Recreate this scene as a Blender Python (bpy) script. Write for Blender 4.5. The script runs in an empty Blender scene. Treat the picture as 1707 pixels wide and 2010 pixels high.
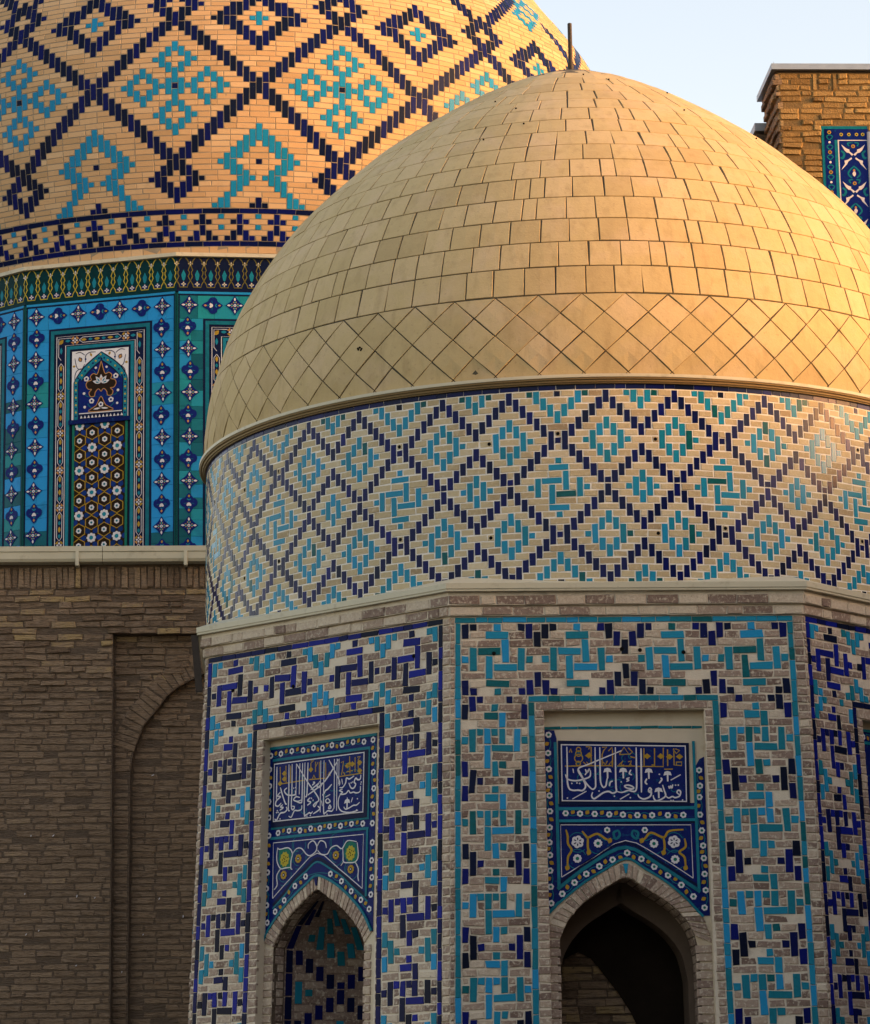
import bpy, math, random, json
import numpy as np
from mathutils import Matrix, Vector

random.seed(7)
rng = np.random.default_rng(7)
S = bpy.context.scene
PI = math.pi
rad = math.radians

# ------------------------------------------------------------------ camera, sky, sun, exposure
PITCH, ROLL, LENS = 0.2058, -0.0147, 5892.0 / 1707.0 * 36.0
cam_d = bpy.data.cameras.new('camera')
cam_d.lens = LENS
cam_d.sensor_width = 36.0
cam_d.sensor_fit = 'HORIZONTAL'
cam_d.clip_start, cam_d.clip_end = 0.2, 5000.0
cam = bpy.data.objects.new('camera', cam_d)
S.collection.objects.link(cam)
cam.matrix_world = Matrix.Rotation(PI / 2 + PITCH, 4, 'X') @ Matrix.Rotation(ROLL, 4, 'Z')
S.camera = cam

SUN_AZ, SUN_EL = rad(104), rad(8.5)         # azimuth from +Y towards +X
world = bpy.data.worlds.new('World')
S.world = world
world.use_nodes = True
wn = world.node_tree
sky = wn.nodes.new('ShaderNodeTexSky')
sky.sky_type = 'NISHITA'
sky.sun_disc = False
sky.sun_elevation, sky.sun_rotation = SUN_EL, SUN_AZ
sky.air_density, sky.dust_density, sky.ozone_density = (1.1,2.4,0.2)
bg = wn.nodes['Background']
bg.inputs['Strength'].default_value = 0.15
wn.links.new(sky.outputs['Color'], bg.inputs['Color'])

sun_d = bpy.data.lights.new('sun', 'SUN')
sun_d.energy, sun_d.angle, sun_d.color = 0.76, rad(12.0), (1.0, 0.38, 0.055)
sun = bpy.data.objects.new('sun', sun_d)
S.collection.objects.link(sun)
sv = Vector((math.sin(SUN_AZ) * math.cos(SUN_EL), math.cos(SUN_AZ) * math.cos(SUN_EL), math.sin(SUN_EL)))
sun.rotation_euler = (-sv).to_track_quat('-Z', 'Y').to_euler()
sun.location = sv * 60

S.view_settings.view_transform = 'Standard'
S.view_settings.look = 'None'
S.view_settings.use_white_balance = True
S.view_settings.white_balance_temperature = 7050
S.view_settings.white_balance_tint = 25
S.view_settings.gamma = 1.0
S.view_settings.use_curve_mapping = False
S.view_settings.exposure = 1.86
S.cycles.max_bounces = 6
S.cycles.diffuse_bounces = 4
S.cycles.glossy_bounces = 3

# ------------------------------------------------------------------ materials
def mat(name, ramp, rough=0.85, spec=0.3, noise=(18.0, 0.25), bump=(60.0, 0.15), stain=None, coat=0.0, bvec=None, streak=None, metal=0.0, fine=None):
    m = bpy.data.materials.new(name)
    m.use_nodes = True
    nt = m.node_tree
    N, L = nt.nodes, nt.links
    b = N['Principled BSDF']
    b.inputs['Roughness'].default_value = rough
    b.inputs['Specular IOR Level'].default_value = spec
    b.inputs['Metallic'].default_value = metal
    if coat:
        b.inputs['Coat Weight'].default_value = coat
        b.inputs['Coat Roughness'].default_value = 0.06
    pos = N.new('ShaderNodeNewGeometry').outputs['Position']
    def noi(scale, detail=4.0, vec=None, rgh=0.6):
        n = N.new('ShaderNodeTexNoise')
        n.inputs['Scale'].default_value = scale
        n.inputs['Detail'].default_value = detail
        n.inputs['Roughness'].default_value = rgh
        L.new(vec if vec is not None else pos, n.inputs['Vector'])
        return n.outputs['Fac']
    at = N.new('ShaderNodeAttribute')
    at.attribute_name = 'tone'
    mad = N.new('ShaderNodeMath'); mad.operation = 'MULTIPLY_ADD'
    L.new(noi(noise[0]), mad.inputs[0])
    mad.inputs[1].default_value = noise[1] * 2
    mad.inputs[2].default_value = -noise[1]
    add = N.new('ShaderNodeMath'); add.operation = 'ADD'; add.use_clamp = True
    L.new(at.outputs['Fac'], add.inputs[0]); L.new(mad.outputs[0], add.inputs[1])
    cr = N.new('ShaderNodeValToRGB')
    el = cr.color_ramp.elements
    while len(el) < len(ramp):
        el.new(0.5)
    for e, (p, c) in zip(el, ramp):
        e.position = p
        e.color = (*c, 1)
    L.new(add.outputs[0], cr.inputs['Fac'])
    col = cr.outputs['Color']
    def mixin(col, fac, c, amount):
        mx = N.new('ShaderNodeMix'); mx.data_type = 'RGBA'
        mm = N.new('ShaderNodeMath'); mm.operation = 'MULTIPLY'; mm.inputs[1].default_value = amount
        L.new(fac, mm.inputs[0]); L.new(mm.outputs[0], mx.inputs['Factor'])
        L.new(col, mx.inputs['A']); mx.inputs['B'].default_value = (*c, 1)
        return mx.outputs['Result']
    for st in (stain or []):
        c, scale, lo, hi, amount = st[:5]
        vec = None
        if len(st) > 5:
            mp = N.new('ShaderNodeVectorMath'); mp.operation = 'MULTIPLY'
            mp.inputs[1].default_value = st[5]
            L.new(pos, mp.inputs[0]); vec = mp.outputs[0]
        r = N.new('ShaderNodeMapRange')
        r.inputs['From Min'].default_value, r.inputs['From Max'].default_value = lo, hi
        r.clamp = True
        L.new(noi(scale, 6.0, vec), r.inputs['Value'])
        col = mixin(col, r.outputs['Result'], c, amount)
    L.new(col, b.inputs['Base Color'])
    if bump:
        bp = N.new('ShaderNodeBump')
        bp.inputs['Strength'].default_value = bump[1]
        bp.inputs['Distance'].default_value = bump[2] if len(bump) > 2 else 0.01
        bv = None
        if bvec:
            mp = N.new('ShaderNodeVectorMath'); mp.operation = 'MULTIPLY'
            mp.inputs[1].default_value = bvec
            L.new(pos, mp.inputs[0]); bv = mp.outputs[0]
        L.new(noi(bump[0], 5.0, bv), bp.inputs['Height'])
        L.new(bp.outputs['Normal'], b.inputs['Normal'])
        if coat:
            L.new(bp.outputs['Normal'], b.inputs['Coat Normal'])
    return m

LIME = (0.60, 0.525, 0.41)
M_MORTAR = mat('lime_mortar', [(0, (0.53, 0.455, 0.35)), (1, (0.68, 0.60, 0.48))], noise=(25, .5), bump=(90, .35), stain=[((0.16, 0.14, 0.12), 6, .55, .75, .6)])
M_DRUM_MORTAR = mat('drum_mortar', [(0, (0.70, 0.66, 0.58)), (1, (0.82, 0.78, 0.70))], noise=(25, .5), bump=(90, .25), stain=[((0.35, 0.28, 0.18), 5, .58, .75, .5)])
M_BRICK = mat('buff_grey_brick', [(0, (0.16, 0.105, 0.082)), (.35, (0.27, 0.19, 0.15)), (.7, (0.40, 0.305, 0.23)), (1, (0.56, 0.47, 0.36))], noise=(40, .3), bump=(70, .5), stain=[(LIME, 34, .52, .66, .75), ((0.09, 0.07, 0.06), 50, .62, .72, .6)])
M_DRUM_BRICK = mat('drum_buff_brick', [(0, (0.30, 0.22, 0.13)), (.4, (0.45, 0.355, 0.21)), (.75, (0.51, 0.42, 0.26)), (1, (0.57, 0.48, 0.33))], noise=(40, .2), bump=(80, .3), stain=[((0.62, 0.56, 0.44), 40, .56, .7, .5), ((0.3, 0.2, 0.11), 9, .6, .75, .45), ((0.25, 0.17, 0.12), 60, .64, .72, .5)])
M_TURQ = mat('turquoise_glaze', [(0, (0.0, 0.05, 0.05)), (.12, (0.0, 0.09, 0.10)), (.3, (0.0, 0.16, 0.22)), (.7, (0.0, 0.22, 0.36)), (1, (0.0, 0.24, 0.48))], rough=.2, spec=.04, noise=(30, .1), bump=(26, .10, .004), stain=[((0.3, 0.3, 0.28), 60, .69, .73, .5)])
M_NAVY = mat('navy_glaze', [(0, (0.004, 0.006, 0.012)), (.25, (0.004, 0.009, 0.035)), (.6, (0.004, 0.008, 0.085)), (1, (0.006, 0.014, 0.21))], rough=.2, spec=.04, noise=(30, .1), bump=(26, .10, .004), stain=[((0.3, 0.3, 0.28), 60, .70, .73, .5)])
M_TURQ_DRUM = mat('bright_turquoise_glaze', [(0, (0.0, 0.05, 0.05)), (.12, (0.0, 0.09, 0.10)), (.3, (0.0, 0.16, 0.22)), (.7, (0.0, 0.22, 0.36)), (1, (0.0, 0.24, 0.48))], rough=.2, spec=.10, noise=(30, .1), bump=(26, .10, .004), stain=[((0.3, 0.3, 0.28), 60, .69, .73, .5)])
M_NAVY_DRUM = mat('bright_navy_glaze', [(0, (0.004, 0.006, 0.012)), (.25, (0.004, 0.009, 0.035)), (.6, (0.004, 0.008, 0.085)), (1, (0.006, 0.014, 0.21))], rough=.2, spec=.10, noise=(30, .1), bump=(26, .10, .004), stain=[((0.3, 0.3, 0.28), 60, .70, .73, .5)])
M_DOME_TILE = mat('buff_dome_tile', [(0, (0.40, 0.295, 0.145)), (.5, (0.475, 0.36, 0.18)), (1, (0.53, 0.40, 0.225))], noise=(9, .35), bump=(45, .25), stain=[((0.54, 0.40, 0.27), 2.5, .5, .7, .45), ((0.30, 0.215, 0.10), 10, .52, .72, .45, (1, 1, .3)), ((0.24, 0.165, 0.09), 30, .60, .74, .45), ((0.36, 0.26, 0.14), 150, .5, .7, .35), ((0.10, 0.075, 0.045), 70, .70, .76, .6)])
M_DOME_MORTAR = mat('dark_dome_mortar', [(0, (0.04, 0.036, 0.026)), (1, (0.09, 0.08, 0.056))], noise=(14, .5), bump=(60, .3))
M_BLUE_BRICK = mat('apricot_brick', [(0, (0.42, 0.27, 0.14)), (.5, (0.52, 0.33, 0.175)), (1, (0.57, 0.40, 0.24))], noise=(25, .15), bump=(60, .2), stain=[((0.38, 0.24, 0.13), 4, .55, .72, .5)])
M_BLUE_MORTAR = mat('grey_dome_mortar', [(0, (0.20, 0.165, 0.12)), (1, (0.32, 0.27, 0.20))], noise=(14, .5), bump=(60, .3))
M_BROWN = mat('old_brown_brick', [(0, (0.145, 0.094, 0.060)), (.4, (0.225, 0.150, 0.096)), (.75, (0.30, 0.205, 0.132)), (1, (0.40, 0.275, 0.13))], noise=(16, .3), bump=(14, 1.0, .03), bvec=(1, 1, 4.5), stain=[((0.28, 0.20, 0.14), 7, .50, .66, .55), ((0.06, 0.042, 0.028), 9, .53, .66, .7, (1, 1, 6)), ((0.03, 0.02, 0.015), 30, .64, .72, .7)])
M_BROWN_MORTAR = mat('brown_mud_mortar', [(0, (0.095, 0.064, 0.043)), (1, (0.16, 0.112, 0.077))], noise=(10, .5), bump=(14, 1.0, .03), bvec=(1, 1, 4.5), stain=[((0.06, 0.044, 0.032), 9, .55, .68, .6, (1, 1, 6))])
M_GOLD_BRICK = mat('golden_old_brick', [(0, (0.16, 0.09, 0.03)), (.5, (0.27, 0.165, 0.06)), (1, (0.38, 0.25, 0.10))], noise=(18, .35), bump=(40, .9, .02), stain=[((0.09, 0.05, 0.02), 26, .6, .72, .6), ((0.33, 0.24, 0.12), 7, .55, .7, .5)])
M_PLASTER = mat('pale_plaster', [(0, (0.50, 0.42, 0.31)), (1, (0.58, 0.50, 0.38))], noise=(8, .5), bump=(50, .2), stain=[((0.36, 0.24, 0.13), 3, .58, .74, .5)])
M_GUTTER = mat('cream_painted_metal', [(0, (0.46, 0.42, 0.31)), (1, (0.56, 0.52, 0.39))], rough=.5, noise=(3, .6), bump=(8, .08), stain=[((0.25, 0.20, 0.13), 9, .56, .74, .5), ((0.18, 0.13, 0.08), 60, .66, .74, .5)])
M_SOFFIT = mat('brown_soffit', [(0, (0.20, 0.135, 0.06)), (1, (0.27, 0.19, 0.09))], rough=.6, noise=(10, .5), bump=(20, .1))
M_ZINC = mat('grey_zinc', [(0, (0.22, 0.25, 0.29)), (1, (0.34, 0.38, 0.43))], rough=.42, metal=.6, noise=(9, .5), bump=(12, .1))
M_DARK = mat('dark_pipe', [(0, (0.022, 0.016, 0.012)), (1, (0.05, 0.035, 0.025))], rough=.6, noise=(20, .5), bump=(40, .2))
M_HOLE = mat('hole_shade_pin_black', [(0, (0.004, 0.004, 0.004)), (1, (0.01, 0.009, 0.008))], rough=1, spec=0, bump=None)  # near-black for pins and debris, and for vent hole shade put into colour
M_WHITE = mat('white_glaze', [(0, (0.50, 0.48, 0.51)), (1, (0.70, 0.68, 0.71))], rough=.3, spec=.06, noise=(30, .4), bump=None)
M_GOLD = mat('ochre_glaze', [(0, (0.30, 0.17, 0.02)), (1, (0.42, 0.26, 0.03))], rough=.3, spec=.06, noise=(30, .4), bump=None)
M_ORANGE = mat('orange_glaze', [(0, (0.42, 0.19, 0.06)), (1, (0.5, 0.25, 0.08))], rough=.3, spec=.06, noise=(30, .4), bump=None)
M_YELLOW = mat('yellow_glaze', [(0, (0.33, 0.26, 0.02)), (1, (0.45, 0.36, 0.04))], rough=.3, spec=.06, noise=(30, .4), bump=None)
M_GREEN = mat('green_glaze', [(0, (0.0, 0.022, 0.028)), (1, (0.0, 0.062, 0.068))], rough=.3, spec=.04, noise=(20, .4), bump=None)
M_EMERALD = mat('emerald_glaze', [(0, (0.0, 0.10, 0.07)), (1, (0.0, 0.16, 0.12))], rough=.3, spec=.04, noise=(20, .4), bump=None)
M_COBALT = mat('cobalt_glaze', [(0, (0.002, 0.008, 0.07)), (1, (0.004, 0.014, 0.14))], rough=.2, spec=.04, noise=(22, .5), bump=(30, .08, .004), stain=[((0.0, 0.07, 0.16), 26, .58, .68, .7)])
M_TEAL = mat('teal_strip_glaze', [(0, (0.0, 0.08, 0.10)), (1, (0.0, 0.19, 0.27))], rough=.2, spec=.04, noise=(14, .5), bump=(30, .08, .004))
M_PANEL = mat('sky_blue_glaze', [(0, (0.0, 0.05, 0.07)), (.3, (0.0, 0.115, 0.155)), (.5, (0.0, 0.24, 0.27)), (.75, (0.0, 0.23, 0.46)), (1, (0.0, 0.27, 0.66))], rough=.22, spec=.06, noise=(12, .06), bump=(20, .06, .004), stain=[((0.0, 0.035, 0.05), 3.0, .55, .75, .5), ((0.12, 0.12, 0.10), 40, .70, .76, .5)])
M_PETAL = mat('petal_blue_glaze', [(0, (0.0, 0.02, 0.07)), (1, (0.003, 0.03, 0.20))], rough=.3, spec=.05, noise=(20, .3), bump=None)
M_TURQ_DOME = mat('dome_turquoise_glaze', [(0, (0.0, 0.15, 0.25)), (1, (0.0, 0.22, 0.46))], rough=.25, spec=.05, noise=(30, .2), bump=(26, .08, .004))
M_GOLD_MORTAR = mat('golden_mud_mortar', [(0, (0.13, 0.08, 0.032)), (1, (0.20, 0.13, 0.055))], noise=(14, .5), bump=(30, .8, .02))
M_INK = mat('midnight_glaze', [(0, (0.004, 0.008, 0.03)), (1, (0.006, 0.012, 0.055))], rough=.3, spec=.04, noise=(22, .5), bump=None)
M_UMBER = mat('umber_glaze', [(0, (0.016, 0.009, 0.005)), (1, (0.03, 0.016, 0.009))], rough=.4, spec=.04, noise=(22, .5), bump=None)
M_GROUND = mat('dusty_ground', [(0, (0.09, 0.075, 0.055)), (1, (0.13, 0.11, 0.085))], noise=(.6, .5), bump=(4, .3))
M_VOID_SHADE = mat('void_shade_black', [(0, (0.012, 0.009, 0.007)), (1, (0.025, 0.018, 0.013))], rough=1, spec=0, noise=(5, .5), bump=(30, .5))  # near-black, the doorway's deep shade put into the colour
M_OLIVE = mat('olive_glaze', [(0, (0.10, 0.085, 0.015)), (1, (0.17, 0.14, 0.025))], rough=.3, spec=.05, noise=(30, .4), bump=None)
M_ROOM = mat('dark_brown_interior', [(0, (0.08, 0.055, 0.038)), (1, (0.13, 0.092, 0.065))], noise=(5, .5), bump=(30, .5))  # dark brown tone for the chamber and inner arch ring

# ------------------------------------------------------------------ objects
COL = S.collection

def empty(name, loc, label, cat, group=None):
    o = bpy.data.objects.new(name, None)
    COL.objects.link(o)
    o.location = loc
    o['label'] = label
    o['category'] = cat
    if group:
        o['group'] = group
    return o

THING_OF = {}

def link_mesh(name, me, parent, kind=None, label=None):
    o = bpy.data.objects.new(name, me)
    COL.objects.link(o)
    if parent is not None:
        o.parent = parent
        root = parent
        off = Vector((0, 0, 0))
        while root is not None:
            off += root.location
            root = root.parent
        o.location = -off
    if kind:
        o['kind'] = kind
    if label:
        o['label'] = label
    return o

def project(P):
    P = np.asarray(P)
    c, s = math.cos(PITCH), math.sin(PITCH)
    d = P[..., 1] * c + P[..., 2] * s
    h = -P[..., 1] * s + P[..., 2] * c
    x, y = P[..., 0] / d, -h / d
    c, s = math.cos(ROLL), math.sin(ROLL)
    return np.stack([853.5 + 5892 * (c * x - s * y), 1005 + 5892 * (s * x + c * y)], -1)

FACES = [(0, 1, 5, 4), (1, 2, 6, 5), (2, 3, 7, 6), (3, 0, 4, 7), (4, 5, 9, 8), (5, 6, 10, 9), (6, 7, 11, 10), (7, 4, 8, 11), (8, 9, 10, 11)]
FARR = np.array(FACES)
REG = []

class Quads:
    """laid pieces: each a chamfered four-cornered block standing on a surface"""
    def __init__(s):
        s.q, s.p, s.t = [], [], []
    def add(s, u0, v0, u1, v1, w0=-.012, w1=0.0, c=.002, tone=None):
        s.addq([(u0, v0), (u1, v0), (u1, v1), (u0, v1)], w0, w1, c, tone)
    def addq(s, q, w0=-.012, w1=0.0, c=.002, tone=None):
        s.q.append(q)
        s.p.append((w0, w1, c))
        s.t.append(random.random() if tone is None else tone)
    def emit(s, M, thing, parent, name, m, jit=0.0, wj=0.0, us=None, hide=None, single=True, rot=0.0, seg=False):
        if not s.q:
            return
        q = np.array(s.q, float)
        n = len(q)
        sc = np.ones((n, 1, 1)) if us is None else us(q[:, :, 1].mean(1))[:, None, None]
        q[:, :, 0:1] *= sc
        if rot:
            a = rng.normal(0, rot, (n, 1, 1))
            ce = q.mean(1, keepdims=True)
            d = q - ce
            q = ce + d + np.concatenate([-a * d[:, :, 1:2], a * d[:, :, 0:1]], 2)
        if jit:
            q += rng.normal(0, jit, q.shape)
        p = np.array(s.p, float)
        if wj:
            p[:, 1] += np.clip(rng.normal(0, wj, n), -1.5 * wj, 2.2 * wj)
        ce = q.mean(1, keepdims=True)
        d = ce - q
        ln = np.linalg.norm(d, axis=2, keepdims=True) + 1e-9
        inn = q + d / ln * np.minimum(p[:, 2][:, None, None] * 1.4, ln * .6)
        uv = np.concatenate([q, q, inn], 1)
        uv[:, :, 0:1] /= sc
        w = np.stack([p[:, 0]] * 4 + [p[:, 1] - p[:, 2]] * 4 + [p[:, 1]] * 4, 1)
        V = M(uv[..., 0].ravel(), uv[..., 1].ravel(), w.ravel()).reshape(n, 12, 3)
        V2 = None
        if seg:
            def bil(Q, i, j):
                a, b = i / SEG, j / SEG
                return Q[:, 0] * (1 - a) * (1 - b) + Q[:, 1] * a * (1 - b) + Q[:, 2] * a * b + Q[:, 3] * (1 - a) * b
            pts = [bil(inn, i, j) for j in range(SEG + 1) for i in range(SEG + 1)] + [bil(q, i, j) for i, j in RING] * 2
            uv2 = np.stack(pts, 1)
            uv2[:, :, 0:1] /= sc
            k = len(RING)
            w2 = np.concatenate([np.repeat(p[:, 1:2], (SEG + 1) ** 2, 1), np.repeat(p[:, 1:2] - p[:, 2:3], k, 1), np.repeat(p[:, 0:1], k, 1)], 1)
            V2 = M(uv2[..., 0].ravel(), uv2[..., 1].ravel(), w2.ravel()).reshape(n, -1, 3)
        pp = project(V[:, 4:8])
        x, y = pp[..., 0], pp[..., 1]
        area = .5 * sum(x[:, i] * y[:, (i + 1) % 4] - x[:, (i + 1) % 4] * y[:, i] for i in range(4))
        area = -area
        cx, cy = x.mean(1), y.mean(1)
        area[(cx < 5) | (cx > 1702) | (cy < 5) | (cy > 2005)] = 0
        area = np.maximum(area, 0)
        if hide is not None:
            area[hide(V[:, 8:].mean(1))] = 0
        REG.append(dict(thing=thing, parent=parent, name=name, V=V if V2 is None else V2, F=FACES if V2 is None else SFACES, t=np.array(s.t), a=area, m=m, single=single))

SEG = 2
def seg_topology(n):
    m = (n + 1) ** 2
    ring = [(i, 0) for i in range(n)] + [(n, j) for j in range(n)] + [(i, n) for i in range(n, 0, -1)] + [(0, j) for j in range(n, 0, -1)]
    gi = lambda i, j: j * (n + 1) + i
    top = [(gi(i, j), gi(i + 1, j), gi(i + 1, j + 1), gi(i, j + 1)) for j in range(n) for i in range(n)]
    k = len(ring)
    F = list(top)
    for a in range(k):
        b = (a + 1) % k
        F.append((m + a, m + b, gi(*ring[b]), gi(*ring[a])))
        F.append((m + k + a, m + k + b, m + b, m + a))
    return ring, F
RING, SFACES = seg_topology(SEG)

def mesh_from(verts, faces, tones, m):
    me = bpy.data.meshes.new('mesh')
    me.from_pydata(verts.tolist() if hasattr(verts, 'tolist') else verts, [], faces)
    a = me.attributes.new('tone', 'FLOAT', 'POINT')
    a.data.foreach_set('value', np.asarray(tones, dtype=np.float32))
    me.materials.append(m)
    return me

PLURAL = lambda n: n + 's'

def finalize(cap=300):
    keys = {}
    for i, r in enumerate(REG):
        keys.setdefault((r['thing'], r['name']), []).append(i)
    for (thing, name), idx in keys.items():
        allr = [(r, j, REG[r]['a'][j]) for r in idx if REG[r]['single'] for j in range(len(REG[r]['a']))]
        allr.sort(key=lambda z: -z[2])
        chosen = {}
        for r, j, a in allr[:cap]:
            if a > 4:
                chosen.setdefault(r, []).append(j)
        for r in idx:
            R = REG[r]
            ch = chosen.get(r, [])
            for j in ch:
                me = mesh_from(R['V'][j], R['F'], [R['t'][j]] * R['V'].shape[1], R['m'])
                me.name = name
                link_mesh(name, me, R['parent'])
            keep = np.ones(len(R['t']), bool)
            keep[ch] = False
            V = R['V'][keep]
            if len(V):
                n = len(V)
                nv = V.shape[1]
                F = (np.array(R['F'])[None] + (np.arange(n) * nv)[:, None, None]).reshape(-1, 4)
                me = mesh_from(V.reshape(-1, 3), F.tolist(), np.repeat(R['t'][keep], nv), R['m'])
                me.name = PLURAL(name)
                link_mesh(PLURAL(name), me, R['parent'], kind='stuff')

def catmull(pts, n=6, closed=False):
    P = [np.array(p, float) for p in pts]
    if len(P) < 3:
        return [tuple(p) for p in P]
    out = []
    m = len(P)
    for i in range(m if closed else m - 1):
        p0 = P[(i - 1) % m] if (closed or i > 0) else P[0]
        p1, p2 = P[i], P[(i + 1) % m]
        p3 = P[(i + 2) % m] if (closed or i < m - 2) else P[-1]
        for k in range(n):
            f = k / n
            out.append(tuple(.5 * (2 * p1 + (p2 - p0) * f + (2 * p0 - 5 * p1 + 4 * p2 - p3) * f * f + (3 * p1 - p0 - 3 * p2 + p3) * f ** 3)))
    if not closed:
        out.append(tuple(P[-1]))
    return out

class Geo:
    def __init__(s):
        s.v, s.f, s.mi, s.ms, s.t = [], [], [], [], []
    def _m(s, m):
        if m not in s.ms:
            s.ms.append(m)
        return s.ms.index(m)
    def face(s, pts, m, tone=.5):
        b = len(s.v)
        s.v += [tuple(p) for p in pts]
        s.t += [tone] * len(pts)
        s.f.append(tuple(range(b, b + len(pts))))
        s.mi.append(s._m(m))
    def surf(s, M, poly, w, m, tone=.5):
        a = np.array(poly, float)
        s.face(M(a[:, 0], a[:, 1], np.full(len(a), w)), m, tone)
    def prism(s, M, poly, w0, w1, m, tone=.5):
        a = np.array(poly, float)
        x, y = a[:, 0], a[:, 1]
        if np.sum(x * np.roll(y, -1) - np.roll(x, -1) * y) < 0:
            a = a[::-1]
        n = len(a)
        b = len(s.v)
        s.v += [tuple(p) for p in M(a[:, 0], a[:, 1], np.full(n, w0))] + [tuple(p) for p in M(a[:, 0], a[:, 1], np.full(n, w1))]
        s.t += [tone] * (2 * n)
        k = s._m(m)
        s.f.append(tuple(range(b + n, b + 2 * n)))
        s.mi.append(k)
        for i in range(n):
            j = (i + 1) % n
            s.f.append((b + i, b + j, b + n + j, b + n + i))
            s.mi.append(k)
    def rect(s, M, u0, v0, u1, v1, w0, w1, m, tone=.5):
        s.prism(M, [(u0, v0), (u1, v0), (u1, v1), (u0, v1)], w0, w1, m, tone)
    def disc(s, M, u, v, r, w0, w1, m, n=10, ru=None, tone=.5):
        s.prism(M, [(u + (ru or r) * math.cos(2 * PI * i / n), v + r * math.sin(2 * PI * i / n)) for i in range(n)], w0, w1, m, tone)
    def ribbon(s, M, pts, width, w0, w1, m, smooth=5, taper=True, closed=False):
        P = catmull(pts, smooth, closed) if smooth else list(pts)
        if closed:
            P = P + [P[0]]
        P = np.array(P, float)
        if len(P) < 2:
            return
        T = np.gradient(P, axis=0)
        T /= np.linalg.norm(T, axis=1, keepdims=True) + 1e-9
        Nn = np.stack([-T[:, 1], T[:, 0]], 1)
        n = len(P)
        h = np.full(n, width / 2)
        if taper:
            f = np.linspace(0, 1, n)
            h *= .62 + .38 * np.minimum(1, np.minimum(f, 1 - f) * 5)
        A, B = P + Nn * h[:, None], P - Nn * h[:, None]
        k = s._m(m)
        b = len(s.v)
        for arr, w in ((A, w0), (A, w1), (B, w1), (B, w0)):
            s.v += [tuple(p) for p in M(arr[:, 0], arr[:, 1], np.full(n, w))]
            s.t += [.5] * n
        for i in range(n - 1):
            for r0, r1 in ((0, 1), (1, 2), (2, 3)):
                s.f.append((b + r1 * n + i, b + r0 * n + i, b + r0 * n + i + 1, b + r1 * n + i + 1))
                s.mi.append(k)
    def box(s, x0, y0, z0, x1, y1, z1, m, tone=.5, X=None):
        P = [(x0, y0, z0), (x1, y0, z0), (x1, y1, z0), (x0, y1, z0), (x0, y0, z1), (x1, y0, z1), (x1, y1, z1), (x0, y1, z1)]
        if X:
            P = [X(p) for p in P]
        for f in ((0, 3, 2, 1), (4, 5, 6, 7), (0, 1, 5, 4), (1, 2, 6, 5), (2, 3, 7, 6), (3, 0, 4, 7)):
            s.face([P[i] for i in f], m, tone)
    def build(s, name, parent, kind=None, label=None):
        me = bpy.data.meshes.new(name)
        me.from_pydata(s.v, [], s.f)
        a = me.attributes.new('tone', 'FLOAT', 'POINT')
        a.data.foreach_set('value', np.array(s.t, dtype=np.float32))
        for m in s.ms:
            me.materials.append(m)
        me.polygons.foreach_set('material_index', s.mi)
        return link_mesh(name, me, parent, kind, label)

# ------------------------------------------------------------------ surface maps  (u to the right seen from outside, v up, w outwards)
def frame(c, ang):
    return np.array(c, float), np.array([math.cos(ang), math.sin(ang), 0.]), np.array([-math.sin(ang), math.cos(ang), 0.])

def flat_map(c, ang, ri, b=0., z0=0., grow=0.):
    C0, n, uu = frame(c, ang)
    Z = np.array([0, 0, 1.])
    def M(u, v, w):
        u, v, w = np.asarray(u, float), np.asarray(v, float), np.asarray(w, float)
        r = ri + b * (z0 - v) + w
        s = 1 + grow * (z0 - v)
        return C0 + n * r[:, None] + uu * (u * s)[:, None] + Z * v[:, None]
    return M

def cyl_map(c, R, a0=0., taper=0., z0=0.):
    def M(u, v, w):
        u, v, w = np.asarray(u, float), np.asarray(v, float), np.asarray(w, float)
        r = R + w + taper * (z0 - v)
        return np.stack([c[0] + r * np.cos(a0 + u), c[1] + r * np.sin(a0 + u), v], 1)
    return M

def smooth_profile(P, n=500):
    t = np.linspace(0, len(P) - 1, n)
    out = []
    for x in t:
        i = min(int(x), len(P) - 2)
        f = x - i
        p0, p1, p2, p3 = (np.array(P[max(i - 1, 0)]), np.array(P[i]), np.array(P[i + 1]), np.array(P[min(i + 2, len(P) - 1)]))
        out.append(.5 * (2 * p1 + (p2 - p0) * f + (2 * p0 - 5 * p1 + 4 * p2 - p3) * f * f + (3 * p1 - p0 - 3 * p2 + p3) * f ** 3))
    out = np.array(out)
    out[:, 0] = np.maximum(out[:, 0], 0)
    return out

def rev_map(c, P, a0=0.):
    S_ = smooth_profile(P)
    d = np.diff(S_, axis=0)
    s = np.concatenate([[0], np.cumsum(np.hypot(d[:, 0], d[:, 1]))])
    g = np.gradient(S_, axis=0)
    g /= np.linalg.norm(g, axis=1, keepdims=True) + 1e-12
    nr, nz = g[:, 1], -g[:, 0]
    def M(u, v, w):
        u, v, w = np.asarray(u, float), np.asarray(v, float), np.asarray(w, float)
        r = np.interp(v, s, S_[:, 0]) + w * np.interp(v, s, nr)
        z = np.interp(v, s, S_[:, 1]) + w * np.interp(v, s, nz)
        return np.stack([c[0] + r * np.cos(a0 + u), c[1] + r * np.sin(a0 + u), z], 1)
    rad_of = lambda v: np.maximum(np.interp(v, s, S_[:, 0]), .02)
    return M, s[-1], rad_of, S_

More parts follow.
